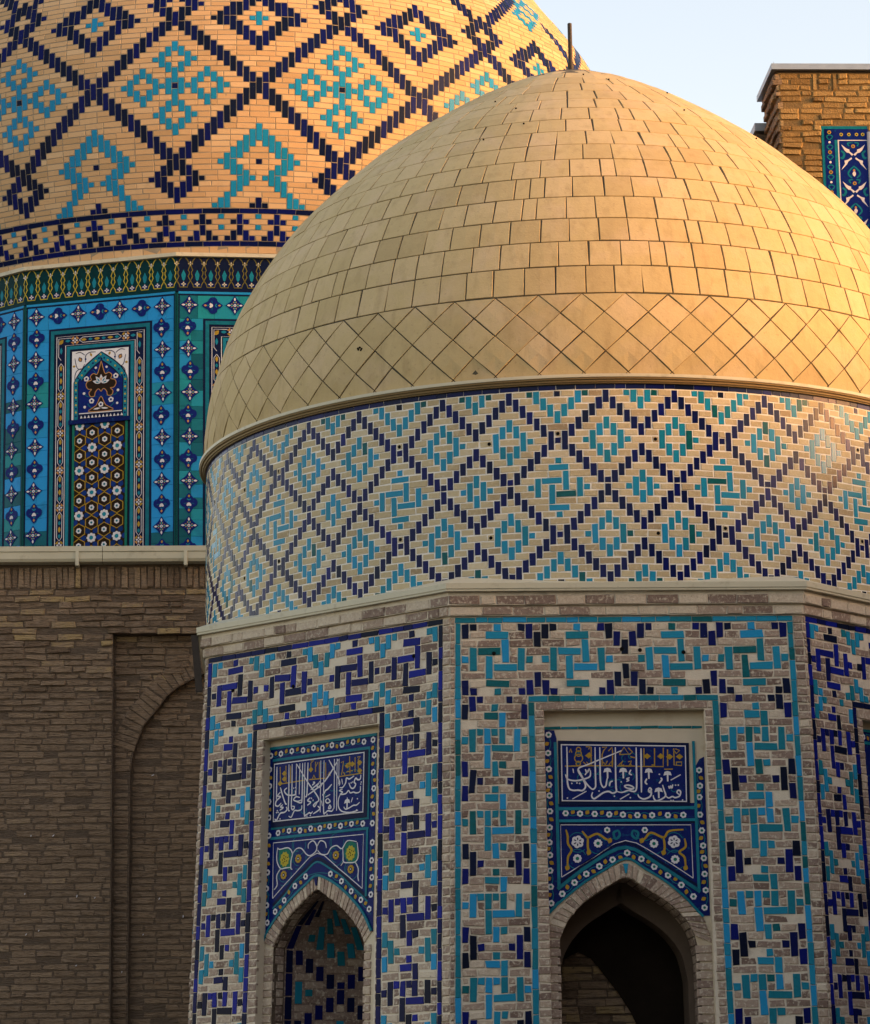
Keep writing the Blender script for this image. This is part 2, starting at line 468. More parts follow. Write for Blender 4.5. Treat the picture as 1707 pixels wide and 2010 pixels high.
def revolve(geo, c, sec, m, n=160, tone=.5, closed=False):
    A = np.linspace(0, 2 * PI, n + 1)
    pts = list(sec) + ([sec[0]] if closed else [])
    for (r0, z0), (r1, z1) in zip(pts[:-1], pts[1:]):
        for a, b in zip(A[:-1], A[1:]):
            geo.face([(c[0] + r0 * math.cos(a), c[1] + r0 * math.sin(a), z0), (c[0] + r0 * math.cos(b), c[1] + r0 * math.sin(b), z0),
                      (c[0] + r1 * math.cos(b), c[1] + r1 * math.sin(b), z1), (c[0] + r1 * math.cos(a), c[1] + r1 * math.sin(a), z1)], m, tone)

def ngon_sweep(geo, c, n, rot, sec, m, tone=.5):
    """section (inradius, z) swept round a regular n-gon; rot = angle of a face normal"""
    h = PI / n
    for k in range(n):
        a, b = rot + (k - .5) * 2 * h, rot + (k + .5) * 2 * h
        for (r0, z0), (r1, z1) in zip(sec[:-1], sec[1:]):
            R0, R1 = r0 / math.cos(h), r1 / math.cos(h)
            geo.face([(c[0] + R0 * math.cos(a), c[1] + R0 * math.sin(a), z0), (c[0] + R0 * math.cos(b), c[1] + R0 * math.sin(b), z0),
                      (c[0] + R1 * math.cos(b), c[1] + R1 * math.sin(b), z1), (c[0] + R1 * math.cos(a), c[1] + R1 * math.sin(a), z1)], m, tone)

TR = json.loads('''{"front_strokes":[[[-0.519,3.13],[-0.52,2.961],[-0.522,2.841],[-0.509,2.785],[-0.479,2.77],[-0.437,2.771],[-0.398,2.769],[-0.374,2.805],[-0.395,2.865],[-0.43,2.945],[-0.336,2.987],[-0.07,3.094]],[[-0.428,2.939],[-0.375,2.839],[-0.342,2.796],[-0.316,2.777],[-0.294,2.795],[-0.291,2.838],[-0.29,2.977],[-0.287,3.124]],[[-0.248,3.123],[-0.251,2.942],[-0.25,2.838],[-0.23,2.793],[-0.208,2.805],[-0.2,2.842],[-0.193,2.872]],[[-0.12,3.122],[-0.124,2.958],[-0.125,2.803],[-0.123,2.759],[-0.154,2.744],[-0.188,2.758],[-0.232,2.747],[-0.28,2.714],[-0.31,2.699],[-0.327,2.723],[-0.317,2.753]],[[-0.123,2.759],[-0.081,2.749],[-0.034,2.763],[0.017,2.78],[0.01,2.797],[-0.024,2.809],[-0.054,2.802],[-0.033,2.784],[0.018,2.78]],[[0.051,3.119],[0.048,2.948],[0.045,2.801],[0.033,2.76],[0.009,2.757],[-0.025,2.765]],[[0.091,3.112],[0.087,2.93],[0.082,2.747]],[[0.138,2.766],[0.152,2.785],[0.164,2.77],[0.155,2.747],[0.14,2.761],[0.163,2.753],[0.152,2.714],[0.101,2.693],[0.063,2.71],[0.053,2.732]],[[0.258,2.808],[0.269,2.765],[0.28,2.721],[0.251,2.694],[0.204,2.677],[0.183,2.698],[0.178,2.724]],[[0.278,2.721],[0.303,2.7],[0.335,2.711],[0.359,2.702],[0.394,2.716],[0.404,2.75],[0.387,2.763],[0.374,2.745],[0.394,2.725]],[[-0.486,2.698],[-0.368,2.762]],[[-0.096,2.692],[-0.017,2.737]],[[0.326,2.846],[0.409,2.891]],[[-0.474,2.948],[-0.469,2.913]],[[-0.372,2.943],[-0.359,2.917],[-0.337,2.947],[-0.377,2.895]],[[-0.536,2.901],[-0.518,2.862],[-0.452,2.849],[-0.374,2.865],[-0.335,2.886],[-0.331,2.934]],[[0.131,2.861],[0.117,2.831],[0.133,2.813]],[[0.002,2.935],[-0.012,2.905],[0.01,2.892]],[[-0.011,2.87],[-0.035,2.86],[-0.018,2.849],[-0.038,2.838]],[[-0.15,2.844],[-0.171,2.833],[-0.178,2.801]],[[0.245,2.868],[0.253,2.851],[0.23,2.821]],[[0.307,2.799],[0.315,2.781],[0.324,2.798],[0.333,2.783],[0.342,2.811]]],"front_dots":[[0.365,2.805],[0.387,2.805],[0.322,2.678],[0.341,2.678],[-0.486,2.827],[-0.444,2.83],[-0.422,2.826],[-0.526,2.707],[-0.14,2.718],[-0.01,2.705],[0.418,2.681],[-0.081,2.835],[0.235,2.896],[-0.265,2.762]],"front_pal":[[-0.191,2.941],[-0.062,2.94],[0.148,2.934],[0.302,2.911],[0.224,2.775]],"front_gold":[[[-0.538,2.97],[-0.147,2.971]],[[-0.109,2.968],[0.037,2.965]],[[0.05,2.963],[0.269,2.959],[0.275,3.115]],[[-0.501,3.082],[-0.487,3.112],[-0.479,3.082]],[[-0.319,3.128],[-0.321,3.046],[-0.36,3.055],[-0.333,3.081],[-0.321,3.046],[-0.323,2.977]],[[-0.362,3.129],[-0.328,3.128],[-0.341,3.107]],[[-0.229,3.123],[-0.19,3.125],[-0.217,3.097],[-0.231,3.063],[-0.233,2.976]],[[-0.178,3.092],[-0.147,3.122],[-0.144,3.088],[-0.147,2.971]],[[-0.224,3.002],[-0.207,2.976],[-0.189,3.01]],[[-0.177,2.976],[-0.155,3.01],[-0.148,2.958]],[[-0.088,3.066],[-0.048,3.122],[-0.011,3.065],[-0.089,3.061]],[[-0.014,3.117],[0.02,3.082],[-0.007,3.061]],[[0.001,3.043],[0.04,3.034]],[[-0.096,2.975],[-0.06,3.009],[-0.078,2.975],[-0.053,2.974]],[[-0.017,3.0],[0.009,3.009],[-0.001,2.983],[-0.019,2.961],[0.011,2.965],[-0.001,2.987]],[[0.115,3.112],[0.112,2.964]],[[0.202,3.111],[0.198,2.964]],[[0.173,2.973],[0.197,2.972]],[[0.309,3.101],[0.306,2.963]],[[0.277,2.937],[0.346,2.938]],[[0.361,3.109],[0.359,2.971],[0.42,2.966],[0.422,2.996],[0.378,2.995],[0.378,2.971]],[[0.374,3.105],[0.408,3.092],[0.381,3.066],[0.356,3.101]],[[-0.387,3.003],[-0.362,2.977],[-0.361,3.003],[-0.336,2.977]]],"front_rings":[[[-0.423,3.107],0.018],[[-0.424,3.073],0.023],[[-0.425,3.034],0.033],[[-0.429,2.991],0.018]],"front_diam":[[0.139,3.046],[0.251,3.045],[0.324,3.04],[0.406,3.04],[-0.341,3.055]],"front_frame":[[-0.568,3.152],[0.461,3.132],[0.454,2.666],[-0.572,2.682]],"front_border":[[-0.59,3.183],[0.488,3.154],[0.479,2.633],[-0.594,2.65]],"front_tline":[[-0.693,3.29],[0.605,3.28]],"f_flowers_left":[[-0.666,3.232],[-0.673,3.081],[-0.67,2.948],[-0.671,2.818],[-0.671,2.73],[-0.67,2.601],[-0.676,2.469],[-0.681,2.347],[-0.679,2.243],[-0.681,2.117],[-0.68,1.986],[-0.679,1.853]],"f_flowers_mid":[[-0.542,2.584],[-0.425,2.58],[-0.305,2.576],[-0.186,2.571],[-0.074,2.568],[0.044,2.563],[0.165,2.561],[0.294,2.56],[0.421,2.561]],"f_flowers_right":[[0.565,2.928],[0.567,2.799],[0.559,2.706],[0.558,2.562],[0.568,2.432],[0.574,2.308],[0.576,2.206],[0.577,2.077],[0.581,1.945],[0.566,1.804]],"f_flowers_arch":[[-0.05,2.255],[-0.17,2.201],[-0.28,2.148],[-0.388,2.087],[-0.486,2.018],[-0.588,1.928],[0.065,2.205],[0.168,2.14],[0.278,2.07],[0.383,1.99],[0.479,1.895]],"f_spandrel":[[-0.586,2.489],[0.48,2.479],[0.482,2.044],[-0.06,2.356],[-0.589,2.063]],"f_sp_rosettes":[[-0.451,2.349],[0.337,2.342]],"f_sp_small":[[-0.285,2.335],[-0.457,2.213],[0.172,2.328],[0.341,2.198],[-0.207,2.443],[0.101,2.44]],"f_sp_gold":[[[-0.544,2.45],[-0.531,2.395],[-0.53,2.335],[-0.502,2.283],[-0.533,2.224],[-0.54,2.139]],[[-0.412,2.436],[-0.379,2.393],[-0.362,2.384],[-0.289,2.413],[-0.226,2.374],[-0.188,2.357]],[[-0.366,2.384],[-0.369,2.308],[-0.362,2.261]],[[0.418,2.441],[0.298,2.429],[0.253,2.378],[0.152,2.418],[0.099,2.371],[0.073,2.354]],[[0.253,2.378],[0.259,2.301],[0.249,2.255]],[[0.424,2.368],[0.43,2.3],[0.377,2.257],[0.418,2.214],[0.424,2.129]]],"f_tband_h1":[[-0.607,2.635],[0.519,2.62],[0.519,2.603],[-0.608,2.618]],"f_tband_h2":[[-0.606,2.536],[0.516,2.526],[0.515,2.506],[-0.606,2.515]],"f_arch_in":[[-0.64,1.413],[-0.615,1.566],[-0.569,1.675],[-0.508,1.762],[-0.412,1.858],[-0.256,1.962],[-0.065,2.054],[0.085,1.971],[0.235,1.877],[0.351,1.782],[0.432,1.68],[0.479,1.579],[0.515,1.399]],"f_arch_out":[[-0.737,1.584],[-0.696,1.693],[-0.608,1.818],[-0.434,1.977],[-0.251,2.102],[-0.061,2.173],[0.089,2.09],[0.256,1.991],[0.406,1.883],[0.488,1.789],[0.553,1.721],[0.621,1.51]],"f_arch_band":[[-0.738,1.719],[-0.72,1.752],[-0.615,1.861],[-0.433,2.007],[-0.251,2.119],[-0.06,2.215],[0.091,2.133],[0.258,2.025],[0.406,1.9],[0.521,1.772],[0.554,1.738]],"f_arch_tq_upper":[[-0.625,1.966],[-0.343,2.171],[-0.057,2.3],[0.228,2.14],[0.536,1.933]],"f_recess":[[[-0.698,3.426],[0.612,3.42],[0.612,2.694]]],"left_strokes":[[[-0.603,3.163],[-0.6,3.024],[-0.598,2.879]],[[-0.456,3.169],[-0.449,2.944],[-0.449,2.786],[-0.431,2.768]],[[-0.418,3.169],[-0.412,2.94],[-0.414,2.807],[-0.394,2.772],[-0.376,2.797],[-0.404,2.806]],[[-0.366,3.168],[-0.361,2.889]],[[-0.324,3.167],[-0.322,2.899]],[[-0.291,3.167],[-0.287,2.863],[-0.302,2.827],[-0.349,2.838]],[[-0.263,3.168],[-0.257,2.747],[-0.233,2.718],[-0.196,2.732],[-0.177,2.724],[-0.155,2.739]],[[-0.226,3.164],[-0.229,2.904],[-0.248,2.873]],[[-0.073,3.167],[-0.065,2.724]],[[-0.034,3.166],[-0.026,2.748],[-0.006,2.716],[0.025,2.73],[0.071,2.723],[0.093,2.744]],[[0.089,3.165],[0.098,2.744]],[[0.121,3.165],[0.128,2.722]],[[0.144,3.163],[0.146,2.944]],[[-0.362,3.164],[-0.225,2.997],[-0.089,2.846],[-0.125,2.809],[-0.148,2.794],[-0.133,2.78],[-0.098,2.82]],[[0.024,3.164],[0.087,3.075],[0.155,2.97],[0.151,2.931]],[[0.135,3.157],[-0.02,2.986],[-0.22,2.884]],[[0.403,3.003],[0.398,2.968],[0.368,2.964],[0.345,2.979],[0.328,2.948],[0.347,2.926],[0.321,2.896],[0.289,2.905],[0.265,2.947]],[[0.326,3.001],[0.273,2.979],[0.236,2.989],[0.228,2.95],[0.193,2.914],[0.156,2.917]],[[0.181,2.987],[0.192,2.94]],[[0.401,2.908],[0.398,2.863],[0.358,2.853],[0.322,2.863],[0.285,2.86],[0.262,2.881],[0.231,2.858],[0.167,2.857],[0.194,2.874],[0.157,2.89],[0.193,2.9]],[[0.167,2.857],[0.146,2.812],[0.151,2.753],[0.19,2.713],[0.272,2.695],[0.336,2.698],[0.38,2.707]],[[0.397,2.771],[0.361,2.751],[0.325,2.751],[0.28,2.735],[0.235,2.726],[0.212,2.748]],[[0.25,2.823],[0.256,2.777]],[[0.314,2.818],[0.297,2.78]],[[-0.085,2.991],[-0.056,2.962],[-0.083,2.938],[-0.112,2.954],[-0.085,2.978],[-0.139,2.95],[-0.185,2.927]],[[-0.159,2.991],[-0.14,2.983],[-0.168,2.965]],[[0.064,2.952],[0.019,2.916],[-0.008,2.905],[-0.026,2.88],[-0.044,2.868]],[[0.048,2.867],[-0.006,2.849]],[[-0.553,2.98],[-0.531,2.924],[-0.49,2.84],[-0.471,2.828]],[[-0.472,2.969],[-0.504,2.948],[-0.474,2.912],[-0.427,2.901],[-0.371,2.903],[-0.372,2.937]],[[-0.551,2.939],[-0.588,2.909],[-0.549,2.899],[-0.596,2.869],[-0.608,2.833],[-0.575,2.82],[-0.538,2.844]],[[-0.313,2.872],[-0.36,2.882],[-0.388,2.858],[-0.34,2.841],[-0.294,2.85]],[[-0.613,2.713],[-0.589,2.701],[-0.548,2.754],[-0.497,2.76],[-0.465,2.781],[-0.475,2.805]],[[-0.518,2.829],[-0.546,2.811],[-0.512,2.802],[-0.554,2.782]],[[-0.443,2.722],[-0.41,2.713],[-0.375,2.763],[-0.328,2.76],[-0.291,2.77],[-0.287,2.803]],[[-0.187,2.861],[-0.219,2.837],[-0.181,2.82],[-0.222,2.797]],[[0.022,2.836],[0.05,2.807],[0.014,2.797],[-0.005,2.819],[0.022,2.836]],[[0.046,2.781],[0.061,2.754],[0.034,2.749],[0.046,2.781]],[[-0.052,2.823],[-0.041,2.775]],[[-0.096,2.78],[-0.072,2.752],[-0.149,2.718]]],"left_dots":[[0.41,2.94],[0.405,2.924],[-0.591,2.765],[-0.573,2.766],[-0.547,2.707],[-0.223,2.704],[-0.182,2.708],[0.017,2.701],[0.362,2.709],[0.292,2.944],[0.31,2.949],[-0.391,2.959],[-0.368,2.963],[-0.583,2.781],[-0.173,2.853],[-0.154,2.835],[0.369,2.803]],"left_gold":[[[-0.573,3.008],[-0.263,3.017]],[[-0.207,3.016],[-0.003,3.011]],[[0.153,3.01],[0.416,3.015]],[[-0.564,3.156],[-0.554,3.02]],[[-0.494,3.163],[-0.486,3.014]],[[-0.437,3.157],[-0.431,3.016]],[[-0.194,3.175],[-0.157,3.178],[-0.193,3.155],[-0.186,3.08]],[[-0.136,3.116],[-0.109,3.153],[-0.137,3.163],[-0.134,3.076]],[[-0.169,3.019],[-0.152,3.051],[-0.132,3.016]],[[-0.091,3.158],[-0.084,3.018]],[[-0.016,3.145],[-0.008,3.018]],[[0.015,3.035],[0.032,3.06],[0.043,3.026]],[[0.168,3.127],[0.195,3.138],[0.188,3.073],[0.176,3.021]],[[0.267,3.171],[0.276,3.025]],[[0.331,3.158],[0.334,3.033]],[[0.358,3.156],[0.394,3.159],[0.368,3.135],[0.371,3.029]],[[0.198,3.045],[0.217,3.017]],[[0.234,3.042],[0.307,3.048]]],"left_diam":[[0.269,3.105],[0.386,3.107],[-0.51,3.097],[-0.508,3.049],[0.242,3.094],[0.301,3.102],[0.389,3.038],[-0.191,3.101],[-0.559,3.014]],"left_frame":[[-0.642,3.193],[0.436,3.194],[0.437,2.683],[-0.636,2.688]],"left_outer":[[-0.758,3.34],[0.551,3.338],[0.557,3.117],[-0.765,2.581]],"l_flowers_top":[[-0.693,3.268],[-0.571,3.274],[-0.439,3.285],[-0.303,3.279],[-0.177,3.287],[-0.069,3.275],[0.043,3.29],[0.163,3.282],[0.293,3.292],[0.42,3.282]],"l_flowers_right":[[0.525,3.288],[0.543,3.155],[0.536,3.014],[0.546,2.876],[0.537,2.74],[0.537,2.585]],"l_flowers_left":[[-0.704,3.148],[-0.696,3.004],[-0.7,2.868],[-0.693,2.731]],"l_flowers_left2":[[-0.69,2.574],[-0.702,2.408],[-0.692,2.259],[-0.7,2.121],[-0.692,1.978],[-0.68,1.829]],"l_flowers_right2":[[0.541,2.424],[0.538,2.275],[0.545,2.133],[0.536,1.992]],"l_flowers_mid":[[-0.578,2.59],[-0.446,2.599],[-0.314,2.591],[-0.187,2.599],[-0.076,2.591],[0.039,2.599],[0.167,2.591],[0.295,2.599],[0.426,2.59]],"l_flowers_arch":[[-0.232,2.193],[-0.357,2.121],[-0.481,2.008],[-0.587,1.918],[0.062,2.195],[0.193,2.125],[0.309,2.034],[0.423,1.955],[0.52,1.873]],"l_spandrel":[[-0.633,2.508],[0.436,2.5],[0.436,2.047],[-0.102,2.381],[-0.623,2.032]],"l_sp_med":[[-0.489,2.363],[0.292,2.358]],"l_sp_gold":[[-0.325,2.351],[-0.496,2.224],[0.122,2.348],[0.299,2.218]],"l_sp_white":[[[-0.579,2.462],[-0.55,2.447],[-0.447,2.452],[-0.398,2.402],[-0.41,2.344],[-0.412,2.278],[-0.393,2.263]],[[-0.579,2.456],[-0.586,2.383],[-0.574,2.329],[-0.534,2.28],[-0.478,2.282],[-0.403,2.284]],[[-0.534,2.28],[-0.579,2.223],[-0.571,2.143],[-0.607,2.105]],[[-0.398,2.396],[-0.348,2.438],[-0.288,2.434],[-0.23,2.383],[-0.183,2.367],[-0.12,2.395],[-0.107,2.44],[-0.151,2.49],[-0.205,2.467],[-0.208,2.428]],[[-0.103,2.44],[-0.067,2.483],[-0.012,2.466],[0.008,2.418]],[[-0.097,2.407],[-0.054,2.371],[0.019,2.365],[0.063,2.414],[0.127,2.429],[0.191,2.398],[0.253,2.459],[0.361,2.444]],[[0.2,2.398],[0.207,2.338],[0.213,2.286],[0.268,2.275],[0.349,2.276],[0.383,2.326],[0.366,2.437]],[[0.349,2.276],[0.386,2.215],[0.384,2.151],[0.394,2.111]],[[0.213,2.286],[0.182,2.255]]],"l_arch_in":[[-0.601,1.613],[-0.522,1.744],[-0.433,1.851],[-0.325,1.936],[-0.207,2.014],[-0.099,2.072],[-0.006,2.034],[0.124,1.954],[0.254,1.862],[0.355,1.772],[0.429,1.678],[0.468,1.593],[0.482,1.556]],"l_arch_out":[[-0.716,1.663],[-0.655,1.765],[-0.556,1.871],[-0.447,1.97],[-0.32,2.06],[-0.211,2.126],[-0.103,2.187],[0.036,2.148],[0.175,2.074],[0.304,1.981],[0.414,1.884],[0.488,1.796],[0.554,1.684]]}''')

# ================================================================== ground
GZ = -1.6
g = Geo()
g.face([(-400, -400, GZ), (400, -400, GZ), (400, 1200, GZ), (-400, 1200, GZ)], M_GROUND)
g.build('ground', None, kind='structure')

# ================================================================== A: the near domed mausoleum
CA = (1.397, 28.0)
TH = 0.0495
FA = lambda k: -PI / 2 + TH + k * PI / 4
tomb = empty('domed_mausoleum', (CA[0], CA[1], GZ), 'nearer mausoleum with plain buff tiled dome, lozenge patterned drum and octagonal blue tiled walls', 'mausoleum')
RI, BAT, Z0 = 3.53, 0.045, 4.2
GROW = BAT * math.tan(PI / 8) / (RI * math.tan(PI / 8))

PROF_A = [(3.57, 6.22), (3.588, 6.4), (3.565, 6.65), (3.526, 6.9), (3.457, 7.15), (3.38, 7.4), (3.275, 7.65), (3.14, 7.9), (2.98, 8.15), (2.80, 8.4), (2.57, 8.65), (2.305, 8.9), (2.03, 9.15), (1.69, 9.4), (1.315, 9.65), (.895, 9.9), (.45, 10.11), (.2, 10.2), (0, 10.24)]
MA, SA, RA, SAP = rev_map(CA, PROF_A)

def hidden_by_A(P):
    T = np.linspace(.45, .97, 40)
    Q = P[:, None, :] * T[None, :, None]
    d = np.hypot(Q[..., 0] - CA[0], Q[..., 1] - CA[1])
    z = Q[..., 2]
    o = np.argsort(SAP[:, 1])
    r = np.where(z > 6.22, np.interp(z, SAP[o, 1], SAP[o, 0], right=-1), np.where(z > 4.45, 3.57, 3.6 + .05 * (4.2 - z)))
    return (d < r).any(1)

# ---- dome shell and tiles
g = Geo()
vs = np.linspace(0, SA, 60)
us = np.linspace(0, 2 * PI, 129)
for i in range(len(vs) - 1):
    for j in range(len(us) - 1):
        u = np.array([us[j], us[j + 1], us[j + 1], us[j]])
        v = np.array([vs[i], vs[i], vs[i + 1], vs[i + 1]])
        g.face(MA(u, v, np.full(4, -.009)), M_DOME_MORTAR)
domeA = g.build('dome', tomb)
tiles = Quads()
def dtone():
    return min(1, max(0, random.gauss(.5, .22)))
# courses of square tiles
rows = [.778, 1.052, 1.312, 1.575, 1.849, 2.128, 2.39, 2.66, 2.935, 3.2, 3.468, 3.74, 4.03, 4.32, 4.6]
for i, (v0, v1) in enumerate(zip(rows[:-1], rows[1:])):
    r = float(RA((v0 + v1) / 2))
    u = random.random() * .25
    end = u + 2 * PI
    gap = .0056 / r
    wob = [random.gauss(0, .004) for _ in range(8)]
    while u < end - .02:
        wd = random.gauss(.255, .012) / r
        if random.random() < .07:
            wd *= .5
        if u + wd > end - .04:
            wd = end - u
        dv0, dv1 = random.gauss(0, .0015), random.gauss(0, .0015)
        sl = random.gauss(0, .004) / r
        tiles.addq([(u + gap, v0 + .0048 + dv0), (u + wd - gap, v0 + .0048 + dv0 * .5), (u + wd - gap + sl, v1 - .0048 + dv1), (u + gap + sl, v1 - .0048 + dv1 * .5)], -.03, random.gauss(0, .0008), .003, dtone())
        u += wd
# crown tiles, smaller and plastered
for v0, v1, n in ((4.6, 4.88, 11), (4.88, 5.12, 7)):
    for k in range(n):
        a = 2 * PI * k / n + v0
        tiles.addq([(a + .006, v0 + .004), (a + 2 * PI / n - .006, v0 + .004), (a + 2 * PI / n - .006, v1 - .004), (a + .006, v1 - .004)], -.03, random.gauss(-.002, .002), .003, dtone())
# diagonal tiles below: two and a bit lozenge courses
NL = 60
hw, hh, vt, vb = PI / NL, .178, .772, .012
a_ph = rad(-92.1)
def clip_poly(poly, lo, hi):
    for lim, sgn in ((lo, 1), (hi, -1)):
        out = []
        for i in range(len(poly)):
            p, q = poly[i], poly[(i + 1) % len(poly)]
            ip, iq = (p[1] - lim) * sgn >= -1e-9, (q[1] - lim) * sgn >= -1e-9
            if ip:
                out.append(p)
            if ip != iq:
                t = (lim - p[1]) / (q[1] - p[1])
                out.append((p[0] + (q[0] - p[0]) * t, lim))
        poly = out
        if len(poly) < 3:
            return []
    return poly
class Polys:
    def __init__(s): s.items = []
loz = []
for row in range(0, 6):
    vc = vt - hh * row
    for k in range(NL):
        uc = a_ph + 2 * PI * k / NL + (hw if row % 2 == 0 else 0.0)
        s = .966
        poly = [(uc, vc - hh * s), (uc + hw * s, vc), (uc, vc + hh * s), (uc - hw * s, vc)]
        poly = clip_poly(poly, vb, vt - .004)
        if len(poly) < 3:
            continue
        jj = [(p[0] + random.gauss(0, .0006), p[1] + random.gauss(0, .002)) for p in poly]
        if len(jj) == 3:
            jj = [jj[0], ((jj[0][0] + jj[1][0]) / 2, (jj[0][1] + jj[1][1]) / 2), jj[1], jj[2]]
        if len(jj) == 5:
            loz.append(jj)
            continue
        a = np.array(jj)
        if np.sum(a[:, 0] * np.roll(a[:, 1], -1) - np.roll(a[:, 0], -1) * a[:, 1]) < 0:
            jj = jj[::-1]
        tiles.addq(jj, -.03, random.gauss(.0015, .001), .003, dtone())
tiles.emit(MA, 'A', domeA, 'dome_tile', M_DOME_TILE, us=RA, seg=True)
for jj in loz:                                        # five-cornered tiles where the lowest course is cut
    g = Geo(); g.prism(MA, jj, -.03, random.gauss(0, .0015), M_DOME_TILE, dtone())
    if project(MA(*np.array([[jj[0][0]], [jj[0][1]], [0.]])))[0][0] < 1e9:
        g.build('cut_dome_tile', domeA)
# mortar fillet along the foot of the dome
g = Geo()
revolve(g, CA, [(3.60, 6.215), (3.598, 6.236), (3.586, 6.25), (3.572, 6.262)], M_PLASTER)
g.build('base_fillet', domeA)
# small debris mark and iron pins on the dome
for (u, v) in ((rad(-124.5), .46),):
    g = Geo()
    for _ in range(6):
        du, dv = random.gauss(0, .007), random.gauss(0, .02)
        g.disc(MA, u + du * .6, v + dv * .6, .010, .0, .006, M_HOLE, 7, ru=.010 / 3.5)
    g.build('broken_patch', domeA)
for (u, v) in ((rad(-118), 3.9), (rad(-104), 3.15), (rad(-108), 3.55), (rad(-60), 3.6), (rad(-40), 3.3), (rad(-25), 2.9), (rad(-50), 4.3), (rad(-86), 4.7), (rad(-75), 4.5), (rad(-112), 2.9)):
    g = Geo()
    g.disc(MA, u, v, .008, 0, .012, M_HOLE, 7, ru=.008 / float(RA(v)))
    g.build('iron_pin', domeA)

# ---- rod on the crown
g = Geo()
AX = (CA[0], CA[1])
revolve(g, AX, [(.0, 10.21), (.030, 10.21), (.030, 10.335), (.024, 10.34), (.024, 10.345), (.0215, 10.35), (.0215, 10.742), (.015, 10.746), (.015, 10.70), (0, 10.70)], M_DARK, n=20)
g.build('crown_pipe', tomb)

# ---- gutter of the dome
g = Geo()
revolve(g, CA, [(3.565, 6.258), (3.622, 6.252), (3.634, 6.2505), (3.634, 6.224), (3.626, 6.222)], M_GUTTER)
ring = g.build('dome_gutter', tomb)
g = Geo()
revolve(g, CA, [(3.626, 6.222), (3.622, 6.2085), (3.606, 6.206), (3.604, 6.19), (3.59, 6.188), (3.588, 6.178), (3.56, 6.176)], M_SOFFIT)
g.build('gutter_soffit', ring)

# ---- drum
RD, TP = 3.565, .004
MD = cyl_map(CA, RD, 0., TP, 6.2)
g = Geo()
revolve(g, CA, [(RD - .003 + TP * (6.2 - 4.40), 4.40), (RD - .003, 6.2)], M_DRUM_MORTAR, n=240)
drum = g.build('drum', tomb)
DC = rad(22.5) / 24
DA0 = rad(-95.8)
DZ, DR = 6.132, .0574
NROW = 28

def drum_tiles():
    """(col, row, w, h, colour) of one 24-column repeat, col 0 on the whirl axis"""
    T = []
    def sym(c, r, w, h, k):
        T.append((c, r, w, h, k))
        if c != 0:
            T.append((-c - w + 1, r, w, h, k))
    n, t = 'n', 't'
    for c, r in ((1, 6), (2, 5), (3, 4), (4, 3), (5, 2), (6, 1), (7, 0)):
        sym(c, r, 1, 3 if c == 1 else 2, n)
    for c, r in ((2, 8), (3, 9), (4, 10), (5, 11), (6, 12)):
        sym(c, r, 1, 2, n)
    sym(7, 13, 1, 1, n); sym(7, 14, 1, 2, n)
    for c, r in ((6, 15), (5, 16), (4, 17), (3, 18), (2, 19)):
        sym(c, r, 1, 2, n)
    sym(1, 20, 1, 3, n)
    for c, r in ((2, 22), (3, 23), (4, 24), (5, 25), (6, 26), (7, 27)):
        sym(c, r, 1, 2, n)
    for r in (0, 7, 21, 28):
        T.append((0, r, 1, 1, n))
    for c, r in ((8, 1), (9, 2), (10, 3), (11, 4), (8, 12), (9, 11), (10, 10), (11, 9), (8, 15), (9, 16), (10, 17), (11, 18), (11, 23), (10, 24), (9, 25), (8, 26)):
        sym(c, r, 1, 2, n)
    for r in (5, 8, 19, 22):
        T.append((12, r, 1, 2, n))
    # turquoise half lozenges at top and bottom
    T.append((0, 3, 1, 2, t)); sym(1, 2, 1, 2, t); sym(2, 1, 1, 2, t); sym(3, 0, 1, 2, t); sym(4, 0, 1, 1, t)
    T.append((0, 24, 1, 2, t)); sym(1, 25, 1, 2, t); sym(2, 26, 1, 2, t); sym(3, 27, 1, 2, t); sym(4, 28, 1, 1, t)
    T.append((12, 1, 1, 2, t)); sym(11, 0, 1, 2, t); sym(10, 0, 1, 1, t)
    T.append((12, 26, 1, 2, t)); sym(11, 27, 1, 2, t); sym(10, 28, 1, 1, t)
    # turquoise lozenges
    for o in (0, 14):
        sym(7, 4 + o, 1, 2, t); sym(6, 5 + o, 1, 2, t); sym(8, 5 + o, 1, 2, t); sym(5, 6 + o, 1, 3, t); sym(9, 6 + o, 1, 3, t)
        sym(4, 7 + o, 1, 1, t); sym(10, 7 + o, 1, 1, t); sym(6, 8 + o, 1, 2, t); sym(8, 8 + o, 1, 2, t); sym(7, 9 + o, 1, 2, t)
    T.append((12, 12, 1, 2, t)); sym(11, 13, 1, 3, t); T.append((12, 15, 1, 2, t)); sym(10, 14, 1, 1, t)
    # whirl
    for c, r, w, h in ((0, 10, 1, 1), (-1, 11, 3, 1), (1, 12, 1, 3), (-2, 13, 3, 1), (-3, 13, 1, 3), (3, 13, 1, 3), (4, 14, 1, 1), (-4, 14, 1, 1), (-1, 14, 1, 3), (0, 15, 3, 1), (-1, 17, 3, 1), (0, 18, 1, 1)):
        T.append((c, r, w, h, t))
    return T

def runs(free, pick):
    """split free cells of one course into brick lengths"""
    out = []
    c = 0
    n = len(free)
    while c < n:
        if not free[c]:
            c += 1
            continue
        e = c
        while e < n and free[e]:
            e += 1
        while c < e:
            k = pick(e - c)
            out.append((c, k))
            c += k
    return out

def pick3(n):
    if n <= 3:
        return n
    if n == 4:
        return random.choice((2, 2, 3))
    return random.choice((2, 3, 3))

